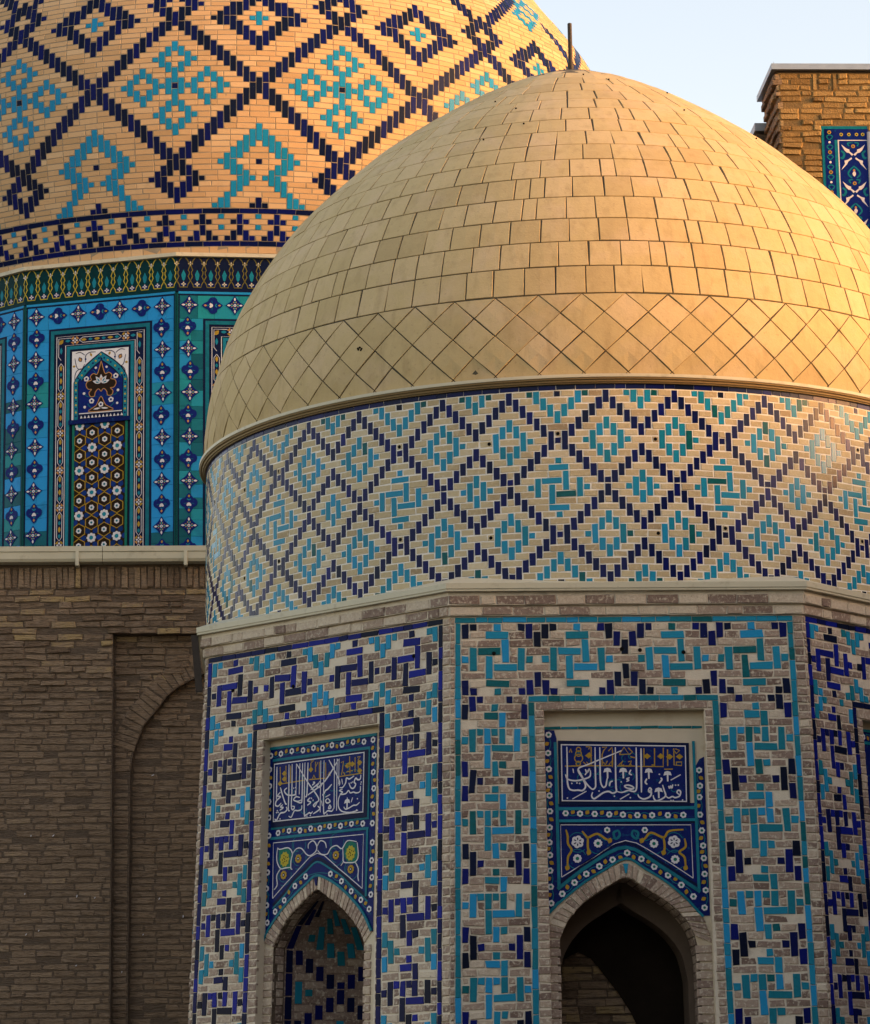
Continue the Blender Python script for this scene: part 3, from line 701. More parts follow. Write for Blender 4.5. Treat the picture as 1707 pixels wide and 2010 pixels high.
COLS0, COLS1 = -16 - 24 * 5, 12 + 24 * 5
W = COLS1 - COLS0
occ = np.zeros((NROW + 2, W), bool)
qn, qt, qb = Quads(), Quads(), Quads()
gp = .0048
def cell(c, r, w, h):
    u0, u1 = DA0 + c * DC - DC / 2, DA0 + (c + w) * DC - DC / 2
    v1, v0 = DZ - r * DR, DZ - (r + h) * DR
    return u0, max(v0, 4.42), u1, v1
PAT = drum_tiles()
for p in range(-6, 7):
    for c, r, w, h, k in PAT:
        cc = c + 24 * p
        if (c, r) in ((-10, 7), (-10, 21)) and p in (0, 1, -2):
            continue
        if cc < COLS0 or cc + w > COLS1:
            continue
        if occ[r:r + h, cc - COLS0:cc - COLS0 + w].any():
            continue
        occ[r:r + h, cc - COLS0:cc - COLS0 + w] = True
        u0, v0, u1, v1 = cell(cc, r, w, h)
        gu = gp / RD
        if k == 'n':
            tone = .45 + random.gauss(0, .1)
        else:
            tone = .62 + random.gauss(0, .1) if random.random() > .04 else .12
        if r in (0, 28) and h == 1 and random.random() < .5:
            tone = .1
        (qn if k == 'n' else qt).add(u0 + gu, v0 + gp, u1 - gu, v1 - gp, -.012, .0006, .0016, tone)
holes = []
for p in range(-6, 7):
    for c, r in ((0, 6), (0, 20)):
        holes.append((c + 24 * p, r, 0, 0))
    for c, r in ((-10, 7), (-10, 21)):
        if p in (0, 1, -2):
            holes.append((c + 24 * p, r, 0, 0))
hs = [(DA0 + (c + du) * DC, DZ - (r + .5 + dv) * DR) for c, r, du, dv in holes if COLS0 < c < COLS1]
for r in range(NROW + 1):
    for c, k in runs(~occ[r], pick3):
        u0, v0, u1, v1 = cell(c + COLS0, r, k, 1)
        gu = gp / RD
        qb.add(u0 + gu, v0 + gp, u1 - gu, v1 - gp, -.012, 0, .003, min(1, max(0, random.gauss(.58, .2))))
usD = lambda v: np.full(len(v), RD)
qn.emit(MD, 'A', drum, 'navy_tile', M_NAVY_DRUM, jit=.0011, wj=.0007, us=usD, rot=.01)
qt.emit(MD, 'A', drum, 'turquoise_tile', M_TURQ_DRUM, jit=.0011, wj=.0007, us=usD, rot=.01)
qb.emit(MD, 'A', drum, 'brick', M_DRUM_BRICK, jit=.0022, wj=.0012, us=usD, rot=.006)
for (u, v) in hs:
    g = Geo()
    n = 10
    rr = .0155
    g.prism(MD, [(u + rr / RD * math.cos(2 * PI * i / n), v + rr * math.sin(2 * PI * i / n)) for i in range(n)], -.01, .0016, M_HOLE)  # flat black disc, the hole's shade is its colour
    xy = project(MD([u], [v], [0.]))[0]
    if 380 < xy[0] < 1720 and math.sin(u) < .1:
        g.build('vent_hole', drum)
# navy edging under the gutter
qe = Quads()
u = DA0 - rad(118)
while u < DA0 + rad(118):
    wd = random.choice((.165, .165, .15, .17, .09)) / RD
    qe.add(u + .002 / RD, 6.137, u + wd - .002 / RD, 6.182, -.012, .001, .002, .5 + random.gauss(0, .15))
    u += wd
qe.emit(MD, 'A', drum, 'border_tile', M_NAVY_DRUM, jit=.0012, us=usD)

# ---- roof gutter and cornice of the octagon
g = Geo()
ngon_sweep(g, CA, 8, FA(0), [(3.38, 4.56), (3.595, 4.482), (3.611, 4.478), (3.611, 4.432), (3.604, 4.43), (3.604, 4.412), (3.585, 4.408), (3.55, 4.412)], M_GUTTER)
rg = g.build('roof_gutter', tomb)
g = Geo()
X = lambda p: p
g.box(-2.185, 26.36, 3.91, -2.125, 26.42, 4.415, M_DARK, X=lambda p: (p[0] + (4.40 - p[2]) * .085, p[1], p[2]))
g.build('gutter_bracket', rg)
g = Geo()
ngon_sweep(g, CA, 8, FA(0), [(3.45, 4.415), (3.565, 4.412), (3.565, 4.372), (3.568, 4.300), (3.54, 4.296), (3.54, 4.285), (3.548, 4.284), (3.548, 4.214), (3.50, 4.21)], M_MORTAR)
cornice = g.build('cornice', tomb)
cb = Quads()
for k in (-2, -1, 0, 1, 2):
    pass
for k in (-2, -1, 0, 1, 2):
    MC = flat_map((CA[0], CA[1], 0), FA(k), 3.565)
    q1 = Quads()
    for (v0, v1, rr, base) in ((4.304, 4.376, 3.575, .012), (4.218, 4.286, 3.555, -.010)):
        half = rr * math.tan(PI / 8) - .005
        u = -half
        while u < half - .02:
            wd = random.choice((.25, .26, .24, .13, .27))
            if u + wd > half - .08:
                wd = half - u
            q1.add(u + .002, v0, u + wd - .002, v1, -.06, base, .007, random.choice((.15, .3, .85, .95, .9, .55)))
            u += wd
    q1.emit(MC, 'A', cornice, 'cornice_brick', M_BRICK, jit=.003, wj=.003)

# ---- octagonal walls
def arch_interp(pts, vs):
    """left and right u of an arch outline at heights vs (pts left foot -> apex -> right foot)"""
    i = int(np.argmax([p[1] for p in pts]))
    L, R = np.array(pts[:i + 1]), np.array(pts[i:][::-1])
    return np.interp(vs, L[:, 1], L[:, 0]), np.interp(vs, R[:, 1], R[:, 0])

def arch_dense(pts, foot):
    P = catmull(pts, 5)
    P = [(P[0][0] - .012, foot)] + P + [(P[-1][0] + .012, foot)]
    return P

REC = .10
SCH = {0: ('t', 'n'), -1: ('n', 't'), 1: ('n', 't'), -2: ('t', 'n'), 2: ('t', 'n')}   # whirls and frames, triangles
wall_geo = Geo()
UL, UR, US = -1.421, 1.377, .047
NIL, NIR = -.8246, .7276
VT, PR = 4.152, .0672
RECX = {0: (-.707, .613, 3.424), -1: (-.703, .676, 3.40), 1: (-.70, .676, 3.40)}

def whirl(cx, cy, add):
    for c, r, w, h in ((0, -4, 1, 1), (-1, -3, 3, 1), (1, -2, 1, 3), (-2, -1, 3, 1), (-3, -1, 1, 3), (3, -1, 1, 3), (4, 0, 1, 1), (-4, 0, 1, 1), (-1, 0, 1, 3), (0, 1, 3, 1), (-1, 3, 3, 1), (0, 4, 1, 1)):
        add(cx + c, cy + r, w, h, 'w')

def frieze_pattern():
    T = []
    add = lambda *a: T.append(a)
    for cx in (4, 14, 26, 36):
        whirl(cx, 4, add)
    for cx in (9, 20, 31):
        k = 1 if cx == 20 else 0
        for s in (-1, 1):
            add(cx + 2 * s + k * s, 0, 1, 1, 'x') if not k else add(cx + 3 * s, 0, 1, 1, 'x')
            if k:
                add(cx + 2 * s, 0, 1, 2, 'x'); add(cx + s, 1, 1, 2, 'x'); add(cx + s, 6, 1, 2, 'x'); add(cx + 2 * s, 7, 1, 2, 'x'); add(cx + 3 * s, 8, 1, 1, 'x')
            else:
                add(cx + s, 0, 1, 2, 'x'); add(cx + s, 7, 1, 2, 'x'); add(cx + 2 * s, 8, 1, 1, 'x')
        if k:
            add(cx, 2, 1, 2, 'x'); add(cx, 5, 1, 2, 'x')
        else:
            add(cx, 1, 1, 2, 'x'); add(cx, 6, 1, 2, 'x')
    for c0, c1 in ((0, 1), (40, 39)):
        add(c0, 0, 1, 2, 'x'); add(c1, 0, 1, 1, 'x'); add(c0, 7, 1, 2, 'x'); add(c1, 8, 1, 1, 'x')
    return T

def side_pattern(nrows, mirror):
    T = []
    add = lambda *a: T.append(a)
    c0, c1, c2 = (0, 1, 2) if not mirror else (8, 7, 6)
    add(c1, 0, 1, 2, 'x'); add(c2, 0, 1, 1, 'x'); add(8 - c2, 0, 1, 1, 'x'); add(c0, 1, 1, 2, 'x'); add(8 - c0, 1, 1, 2, 'x')
    for cy in range(5, nrows + 6, 10):
        for c, r, w, h in ((4, -4, 1, 1), (3, -3, 2, 1), (5, -3, 1, 2), (5, -1, 1, 2), (2, -1, 1, 1), (1, -1, 1, 3), (3, -1, 1, 2), (3, 1, 1, 3), (4, -1, 1, 1), (7, -1, 1, 3), (0, 0, 1, 1), (8, 0, 1, 1), (4, 1, 3, 1), (4, 3, 1, 2), (5, 3, 1, 1)):
            add(c, cy + r, w, h, 'w')
        for c in (0, 8):
            add(c, cy + 3, 1, 2, 'x'); add(c, cy + 6, 1, 2, 'x')
        for c in (1, 7):
            add(c, cy + 4, 1, 3, 'x')
        for c in (2, 6):
            add(c, cy + 5, 1, 1, 'x')
    return T

octagon_objs = {}
for k in range(-3, 5):
    g = Geo()
    Mw = flat_map((CA[0], CA[1], 0), FA(k), RI, BAT, Z0)
    Mg = flat_map((CA[0], CA[1], 0), FA(k), RI, BAT, Z0, GROW)
    hw0 = RI * math.tan(PI / 8)
    w = -.006
    if k not in RECX:
        g.surf(Mg, [(-hw0, GZ), (hw0, GZ), (hw0, 4.215), (-hw0, 4.215)], w, M_MORTAR)
        octagon_objs[k] = g
        continue
    rl, rr, rt = RECX[k]
    P = TR['f_arch_in'] if k == 0 else TR['l_arch_in']
    A = arch_dense(P, GZ)
    sL = lambda v: hw0 * (1 + GROW * (Z0 - v))
    zz = [GZ, 0.0, 1.0, 2.0, 3.0, rt]
    for a, b in zip(zz[:-1], zz[1:]):
        g.surf(Mw, [(-sL(a), a), (rl, a), (rl, b), (-sL(b), b)], w, M_MORTAR)
        g.surf(Mw, [(rr, a), (sL(a), a), (sL(b), b), (rr, b)], w, M_MORTAR)
    g.surf(Mw, [(-sL(rt), rt), (sL(rt), rt), (sL(4.215), 4.215), (-sL(4.215), 4.215)], w, M_MORTAR)
    # reveals of the shallow recess
    for (a, b) in (((rl, GZ), (rl, rt)), ((rl, rt), (rr, rt)), ((rr, rt), (rr, GZ))):
        p = Mw([a[0], b[0]], [a[1], b[1]], [w, w]); q = Mw([b[0], a[0]], [b[1], a[1]], [-REC - .004] * 2)
        g.face([*p, *q], M_PLASTER)
    # back of the recess with the arched opening cut out
    ia = int(np.argmax([p[1] for p in A]))
    for (p, q) in zip(A[:ia], A[1:ia + 1]):
        g.surf(Mw, [(rl, p[1]), p, q, (rl, q[1])], -REC, M_PLASTER)
    for (p, q) in zip(A[ia:-1], A[ia + 1:]):
        g.surf(Mw, [(rr, q[1]), (rr, p[1]), p, q], -REC, M_PLASTER)
    va = A[ia][1]
    g.surf(Mw, [(rl, va), (rr, va), (rr, rt), (rl, rt)], -REC, M_PLASTER)
    octagon_objs[k] = g
big = Geo()
for g in octagon_objs.values():
    off = len(big.v)
    big.v += g.v; big.t += g.t
    for f, mi in zip(g.f, g.mi):
        big.f.append(tuple(i + off for i in f)); big.mi.append(big._m(g.ms[mi]))
owall = big.build('octagonal_wall', tomb)

for k in (-2, -1, 0, 1, 2):
    Mg = flat_map((CA[0], CA[1], 0), FA(k), RI, BAT, Z0, GROW)
    sch, tri = SCH[k]
    full = k in RECX
    q = {'n': Quads(), 't': Quads(), 'b': Quads(), 'e': Quads()}
    def tone_of(c):
        if c == 't':
            return random.choice((.15, .3, .35, .45, .55, .6, .7, .95, .98)) if k == 0 else random.choice((.3, .45, .6, .8, .95))
        return random.choice((.1, .25, .45, .6, .7)) if k == 0 else random.choice((.15, .3, .5, .8, 1.0))
    gx = .0052
    def put(u0, v0, u1, v1, c, tone=None):
        q[c].add(u0 + gx, v0 + gx, u1 - gx, v1 - gx, -.014, .0008 if c != 'b' else 0, .0022 if c != 'b' else .004, tone_of(c) if tone is None else tone)
    # whole pattern or, for the hidden flank faces, the plain brick only
    pu = (UR - UL - 2 * (US + .004)) / 41
    uA = UL + US + .004
    panels = [(uA, pu, 41, VT, 9, frieze_pattern())]
    nside = 47
    if full:
        pl = (NIL - .004 - uA) / 9
        pr_ = (UR - US - .004 - (NIR + .004)) / 9
        panels += [(uA, pl, 9, VT - 9 * PR, nside, side_pattern(nside, False)), (NIR + .004, pr_, 9, VT - 9 * PR, nside, side_pattern(nside, True))]
    else:
        panels += [(uA, pu, 41, VT - 9 * PR, nside, [])]
    for (u0, du, nc, vtop, nr, pat) in panels:
        occ = np.zeros((nr, nc), bool)
        for c, r, w, h, kk in pat:
            if c < 0 or c + w > nc or r < 0 or r >= nr:
                continue
            h = min(h, nr - r)
            if occ[r:r + h, c:c + w].any():
                continue
            occ[r:r + h, c:c + w] = True
            put(u0 + c * du, vtop - (r + h) * PR, u0 + (c + w) * du, vtop - r * PR, sch if kk == 'w' else tri)
        for r in range(nr):
            for c, n in runs(~occ[r], pick3):
                if random.random() < (.10 if r < 9 and vtop > 4 else .06):
                    continue                                     # brick lost under plaster
                q['b'].add(u0 + c * du + .006, vtop - (r + 1) * PR + .007, u0 + (c + n) * du - .006, vtop - r * PR - .007, -.014, 0, .006, min(1, max(0, random.gauss(.42, .25))))
    # border strips of glazed tiles
    def strip(u0, v0, u1, v1):
        horiz = (u1 - u0) > (v1 - v0)
        a, b = (u0, u1) if horiz else (v0, v1)
        p = a
        while p < b - .005:
            L = random.choice((.17, .17, .16, .1, .18, .12, .2))
            if p + L > b - .05:
                L = b - p
            r = (p, v0, p + L, v1) if horiz else (u0, p, u1, p + L)
            t = tone_of(sch)
            q['e'].add(r[0] + .002, r[1] + .002, r[2] - .002, r[3] - .002, -.014, .0012, .0025, t)
            p += L
    vb = VT - (9 + nside) * PR
    strip(UL, 4.157, UR, 4.204)
    strip(UL, vb, UL + US, 4.155)
    strip(UR - US, vb, UR, 4.155)
    if full:
        vs = VT - 9 * PR - .003
        strip(NIL, vs - .05, NIR, vs)
        strip(NIL, vb, NIL + US + .004, vs - .052)
        strip(NIR - US - .004, vb, NIR, vs - .052)
        rl, rr, rt = RECX[k]
        # brick reveals beside and above the recess
        qs = Quads()
        v = rt
        while v > vb:
            for (a, b) in ((NIL + US + .007, rl), (rr, NIR - US - .007)):
                s = 1 + GROW * (Z0 - v)
                qs.add((a if a < 0 else a / 1) + .001, v - PR + .006, (b / s if b < 0 else b) - .001, v - .006, -.03, .002, .006, min(1, max(0, random.gauss(.45, .2))))
            v -= PR
        u = NIL + US + .01
        while u < NIR - US - .03:
            L = random.choice((.2, .22, .14))
            L = min(L, NIR - US - .01 - u)
            qs.add(u + .003, rt + .006, u + L - .003, vs - .056, -.03, .002, .006, random.choice((.8, .9, .6, .3)))
            u += L
        qs.emit(Mg, 'A', owall, 'brick', M_BRICK, jit=.003, wj=.002)
    # corner bricks
    qc = Quads()
    hw0 = RI * math.tan(PI / 8)
    v = 4.204
    while v > vb:
        for (a, b) in ((-hw0 + .004, UL - .005), (UR + .005, hw0 - .004)):
            qc.add(a, v - PR + .006, b, v - .006, -.02, .003, .007, min(1, max(0, random.gauss(.45, .22))))
        v -= PR
    qc.emit(Mg, 'A', owall, 'brick', M_BRICK, jit=.003, wj=.003)
    cmat = {'n': M_NAVY, 't': M_TURQ}
    q['n'].emit(Mg, 'A', owall, 'navy_tile', M_NAVY, jit=.0022, wj=.0012, rot=.02)
    q['t'].emit(Mg, 'A', owall, 'turquoise_tile', M_TURQ, jit=.0022, wj=.0012, rot=.02)
    q['b'].emit(Mg, 'A', owall, 'brick', M_BRICK, jit=.004, wj=.002, rot=.02)
    q['e'].emit(Mg, 'A', owall, 'border_tile', cmat[sch], jit=.0016, wj=.0012)

# drain holes in the friezes: discs coloured black as their inner shade
for k, spots in ((0, ((-1.107, 3.9), (.10, 3.92), (.46, 3.9), (-.05, 3.93))), (-1, ((-1.1, 3.88), (-.35, 3.83), (1.06, 3.93)))):
    Mg = flat_map((CA[0], CA[1], 0), FA(k), RI, BAT, Z0)
    for u, v in spots:
        g = Geo()
        g.disc(Mg, u, v, .017, -.01, .0025, M_HOLE, 10)
        g.build('vent_hole', owall)

# ---- portals: arches, panels, writing, flowers
def flower_geo(M, u, v, r, white, center, w, petals=6):
    g = Geo()
    out = []
    n = petals * 6
    ph = random.random() * .6
    for i in range(n):
        a = 2 * PI * i / n + ph
        out.append((u + r * (1 - .16 * (1 - abs(math.cos(petals * (a - ph) / 2)))) * math.cos(a), v + r * (1 - .16 * (1 - abs(math.cos(petals * (a - ph) / 2)))) * math.sin(a)))
    g.prism(M, out, w - .003, w, white)
    g.disc(M, u, v, r * .42, w - .002, w + .0008, center, 10)
    return g

def leaf(u, v, L, wd, a):
    pts = [(-1, 0), (-.45, .8), (.15, 1), (.6, .55), (1, 0), (.6, -.55), (.15, -1), (-.45, -.8)]
    return [(u + (x * L * math.cos(a) - y * wd * math.sin(a)) * .5, v + (x * L * math.sin(a) + y * wd * math.cos(a)) * .5) for x, y in pts]

def voussoirs(Mw, Pin, Pout, n, parent, foot):
    Ai, Ao = np.array(catmull(Pin, 10)), np.array(catmull(Pout, 10))
    def resample(A, apex):
        i = int(np.argmax(A[:, 1]))
        out = []
        for seg in (A[:i + 1], A[i:]):
            d = np.concatenate([[0], np.cumsum(np.hypot(*np.diff(seg, axis=0).T))])
            out.append(np.stack([np.interp(np.linspace(0, d[-1], n + 1), d, seg[:, j]) for j in (0, 1)], 1))
        return out
    ri_, ro_ = resample(Ai, 0), resample(Ao, 0)
    q = Quads()
    for s in (0, 1):
        a, b = ri_[s], ro_[s]
        for i in range(n):
            e = .06
            p0, p1 = a[i] + (a[i + 1] - a[i]) * e, a[i + 1] - (a[i + 1] - a[i]) * e
            r0, r1 = b[i] + (b[i + 1] - b[i]) * e, b[i + 1] - (b[i + 1] - b[i]) * e
            if (s == 0 and i == n - 1) or (s == 1 and i == 0):
                # keep the key joint clear
                if s == 0:
                    r1 = b[i + 1] - np.array([.012, .004]); p1 = a[i + 1] - np.array([.004, .002])
                else:
                    r0 = b[i] - np.array([-.012, .004]); p0 = a[i] - np.array([-.004, .002])
            q.addq([tuple(p0), tuple(p1), tuple(r1), tuple(r0)] if False else [tuple(r0), tuple(r1), tuple(p1), tuple(p0)], -REC - .02, -REC + .012, .005, min(1, max(0, random.gauss(.5, .2))))
    # straight jambs under the springing
    for (pi_, po_) in ((ri_[0][0], ro_[0][0]), (ri_[1][-1], ro_[1][-1])):
        v = min(pi_[1], po_[1]) - .004
        while v > foot:
            lo, hi = sorted((pi_[0], po_[0]))
            q.add(lo + .002, v - .066, hi - .002, v - .006, -REC - .02, -REC + .012, .006, min(1, max(0, random.gauss(.5, .2))))
            v -= .07
    # orient all counter-clockwise
    for i, c in enumerate(q.q):
        a = np.array(c)
        if np.sum(a[:, 0] * np.roll(a[:, 1], -1) - np.roll(a[:, 0], -1) * a[:, 1]) < 0:
            q.q[i] = c[::-1]
    q.emit(Mw, 'A', parent, 'voussoir', M_BRICK, jit=.0025, wj=.002)

def intrados(g, Mw, A, w0, w1, m):
    for p, q in zip(A[:-1], A[1:]):
        a = Mw([p[0], q[0]], [p[1], q[1]], [w0, w0]); b = Mw([q[0], p[0]], [q[1], p[1]], [w1, w1])
        g.face([*a, *b], m)

def shrink(A, du, dv):
    c = np.mean([p[0] for p in A])
    return [(p[0] + (du if p[0] < c else -du), p[1] - dv) for p in A]

DB = -REC + .006          # face of the mosaic panels
def border_leaves(M, pts, w, parent_geo, offs=.5):
    for a, b in zip(pts[:-1], pts[1:]):
        u, v = a[0] + (b[0] - a[0]) * offs, a[1] + (b[1] - a[1]) * offs
        ang = math.atan2(b[1] - a[1], b[0] - a[0])
        s = random.choice((-1, 1))
        parent_geo.prism(M, leaf(u - math.sin(ang) * .012 * s, v + math.cos(ang) * .012 * s, .045, .034, ang + s * 1.0), w - .002, w, M_GOLD)
        parent_geo.ribbon(M, [a, (u + math.sin(ang) * .02 * s, v - math.cos(ang) * .02 * s), b], .006, w - .004, w - .001, M_TEAL, 4, False)

for k in (0, -1, 1):
    Mw = flat_map((CA[0], CA[1], 0), FA(k), RI, BAT, Z0)
    rl, rr, rt = RECX[k]
    Pin, Pout = (TR['f_arch_in'], TR['f_arch_out']) if k == 0 else (TR['l_arch_in'], TR['l_arch_out'])
    A = arch_dense(Pin, GZ)
    g = Geo()
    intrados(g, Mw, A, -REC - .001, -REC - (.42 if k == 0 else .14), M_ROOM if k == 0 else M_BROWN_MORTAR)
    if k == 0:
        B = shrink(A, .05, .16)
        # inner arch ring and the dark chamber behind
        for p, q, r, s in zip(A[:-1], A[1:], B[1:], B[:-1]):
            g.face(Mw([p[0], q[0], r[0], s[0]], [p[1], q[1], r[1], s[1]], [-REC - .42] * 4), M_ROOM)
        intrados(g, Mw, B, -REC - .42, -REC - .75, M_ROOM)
    arch = g.build('portal_arch', tomb)
    voussoirs(Mw, Pin[1:-1] if k == 0 else Pin[:-1], Pout, 17, arch, .3)
    # key tile
    ap = max(Pout, key=lambda p: p[1]); ai = max(Pin, key=lambda p: p[1])
    g = Geo()
    g.prism(Mw, [(ap[0] - .026, ap[1] - .006), (ap[0] + .022, ap[1] - .006), (ai[0] + .006, ai[1] + .035), (ai[0] - .006, ai[1] + .035)], -REC - .01, -REC + .015, M_TURQ if k == 0 else M_NAVY, .6)
    g.build('key_tile', arch)
    # soffit bricks of the opening
    D_ = np.array(A[::-1])
    dl = np.concatenate([[0], np.cumsum(np.hypot(*np.diff(D_, axis=0).T))])
    td = np.gradient(D_, dl, axis=0)
    td /= np.linalg.norm(td, axis=1, keepdims=True)
    def SM(u, v, w, Mw=Mw, D_=D_, dl=dl, td=td):
        x, y = np.interp(u, dl, D_[:, 0]), np.interp(u, dl, D_[:, 1])
        nx, ny = np.interp(u, dl, -td[:, 1]), np.interp(u, dl, td[:, 0])
        w = np.asarray(w, float)
        return Mw(x - nx * w * -1, y - ny * w * -1, -REC - np.asarray(v, float))
    qi = Quads()
    depth = .42 if k == 0 else .13
    u = 2.2
    while u < dl[-1] - 2.2:
        e = 0.012 + random.random() * .05
        while e < depth - .03:
            L = min(random.choice((.12, .24, .2)), depth - e)
            qi.add(u + .005, e + .004, u + .065, e + L - .004, -.004, .004, .003, random.random() * .7)
            e += L
        u += .07
    qi.emit(SM, 'A', arch, 'soffit_brick', M_BRICK, jit=.002, single=True)

# chamber behind the front portal: side walls, vault and the brick infill wall seen inside
Mw = flat_map((CA[0], CA[1], 0), FA(0), RI, BAT, Z0)
g = Geo()
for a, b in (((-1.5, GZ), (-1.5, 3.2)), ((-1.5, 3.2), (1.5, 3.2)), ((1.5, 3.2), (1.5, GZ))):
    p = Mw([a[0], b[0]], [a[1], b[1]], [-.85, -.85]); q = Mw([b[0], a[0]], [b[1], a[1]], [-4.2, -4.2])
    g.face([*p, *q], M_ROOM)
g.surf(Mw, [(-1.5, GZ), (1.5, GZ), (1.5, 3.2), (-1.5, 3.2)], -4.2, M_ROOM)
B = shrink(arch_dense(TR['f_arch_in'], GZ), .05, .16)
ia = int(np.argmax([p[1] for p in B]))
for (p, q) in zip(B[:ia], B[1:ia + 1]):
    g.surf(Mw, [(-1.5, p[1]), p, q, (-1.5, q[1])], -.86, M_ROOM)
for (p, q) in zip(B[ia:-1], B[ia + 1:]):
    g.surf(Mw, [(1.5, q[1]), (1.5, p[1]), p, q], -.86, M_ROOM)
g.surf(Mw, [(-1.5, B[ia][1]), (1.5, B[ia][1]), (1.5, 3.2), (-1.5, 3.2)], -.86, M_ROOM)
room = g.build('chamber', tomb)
qi = Quads()
v = GZ + .01
while v < 1.62:
    hl = lambda vv: -1.35 + 0 * vv
    # blind arch inside: springing left, crown at u=-.42, falling right
    u0, u1 = -1.4, .35
    u = u0
    while u < u1 - .02:
        L = min(random.choice((.24, .26, .25, .13)), u1 - u)
        qi.add(u + .004, v + .005, u + L - .004, v + .062, -1.02, -1.0, .008, random.random())
        u += L
    v += .068
qi.emit(Mw, 'A', room, 'infill_brick', M_BROWN, jit=.005, wj=.006)
g = Geo()
g.surf(Mw, [(-1.5, GZ), (.5, GZ), (.5, 1.66), (-1.5, 1.66)], -1.012, M_BROWN_MORTAR)
g.build('infill_wall', room)
g = Geo()  # arched sheet coloured near-black for the unlit void around the infill
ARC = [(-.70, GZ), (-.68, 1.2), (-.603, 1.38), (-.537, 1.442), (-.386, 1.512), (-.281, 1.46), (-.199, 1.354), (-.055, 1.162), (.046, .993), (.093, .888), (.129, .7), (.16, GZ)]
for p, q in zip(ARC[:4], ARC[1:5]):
    g.surf(Mw, [(-1.5, p[1]), p, q, (-1.5, q[1])], -.97, M_VOID_SHADE)
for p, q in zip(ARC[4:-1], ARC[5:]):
    g.surf(Mw, [(1.5, q[1]), (1.5, p[1]), p, q], -.97, M_VOID_SHADE)
g.surf(Mw, [(-1.5, 1.512), (1.5, 1.512), (1.5, 3.1), (-1.5, 3.1)], -.97, M_VOID_SHADE)
intrados(g, Mw, ARC, -.97, -1.0, M_VOID_SHADE)
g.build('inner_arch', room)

# side niches (left and right faces): curved and patterned back
for k in (-1, 1):
    Mf = flat_map((CA[0], CA[1], 0), FA(k), RI, BAT, Z0)
    A = arch_dense(TR['l_arch_in'], GZ)
    apex = max(p[1] for p in A)
    hw_b = .55
    uc = -.07
    def NM(t, v, w, Mf=Mf, A=A, apex=apex):
        t, v, w = np.asarray(t, float), np.asarray(v, float), np.asarray(w, float)
        L, R = arch_interp(A, v)
        c, h = (L + R) / 2, (R - L) / 2
        dep = .14 + .9 * np.minimum(h / hw_b, 1) * np.cos(t * PI / 2)
        return Mf(c + (h - w * .9) * np.sin(t * PI / 2), v, -REC - dep + w)
    g = Geo()
    tt = np.linspace(-1, 1, 17)
    vv = np.concatenate([np.linspace(GZ, 1.55, 8), np.linspace(1.62, apex - .002, 14)])
    for i in range(len(vv) - 1):
        for j in range(len(tt) - 1):
            g.face(NM([tt[j], tt[j + 1], tt[j + 1], tt[j]], [vv[i], vv[i], vv[i + 1], vv[i + 1]], [-.005] * 4), M_BRICK, .2)
    niche = g.build('niche_vault', tomb)
    q = {'n': Quads(), 't': Quads(), 'b': Quads()}
    nc, nr = 25, 30
    du, top = 2.0 / nc, 2.0
    occ = np.zeros((nr, nc), bool)
    P = [(c + 12, r - 3, w, h, kk) for c, r, w, h, kk in drum_tiles()] + [(c - 12, r - 3, w, h, kk) for c, r, w, h, kk in drum_tiles()]
    P = [(0, r, 1, 3, 'n') for r in range(0, 30, 3)] + P
    for c, r, w, h, kk in P:
        if c < 0 or c + w > nc or r < 0 or r + h > nr or occ[r:r + h, c:c + w].any():
            continue
        occ[r:r + h, c:c + w] = True
        q[kk].add(-1 + c * du + .012, top - (r + h) * .066 + .005, -1 + (c + w) * du - .012, top - r * .066 - .005, -.01, .001, .002, random.choice((.3, .5, .6)))
    for r in range(nr):
        for c, n in runs(~occ[r], pick3):
            q['b'].add(-1 + c * du + .012, top - (r + 1) * .066 + .006, -1 + (c + n) * du - .012, top - r * .066 - .006, -.01, 0, .003, random.gauss(.35, .15))
    q['n'].emit(NM, 'A', niche, 'navy_tile', M_NAVY)
    q['t'].emit(NM, 'A', niche, 'turquoise_tile', M_TURQ)
    q['b'].emit(NM, 'A', niche, 'brick', M_BRICK, single=False)

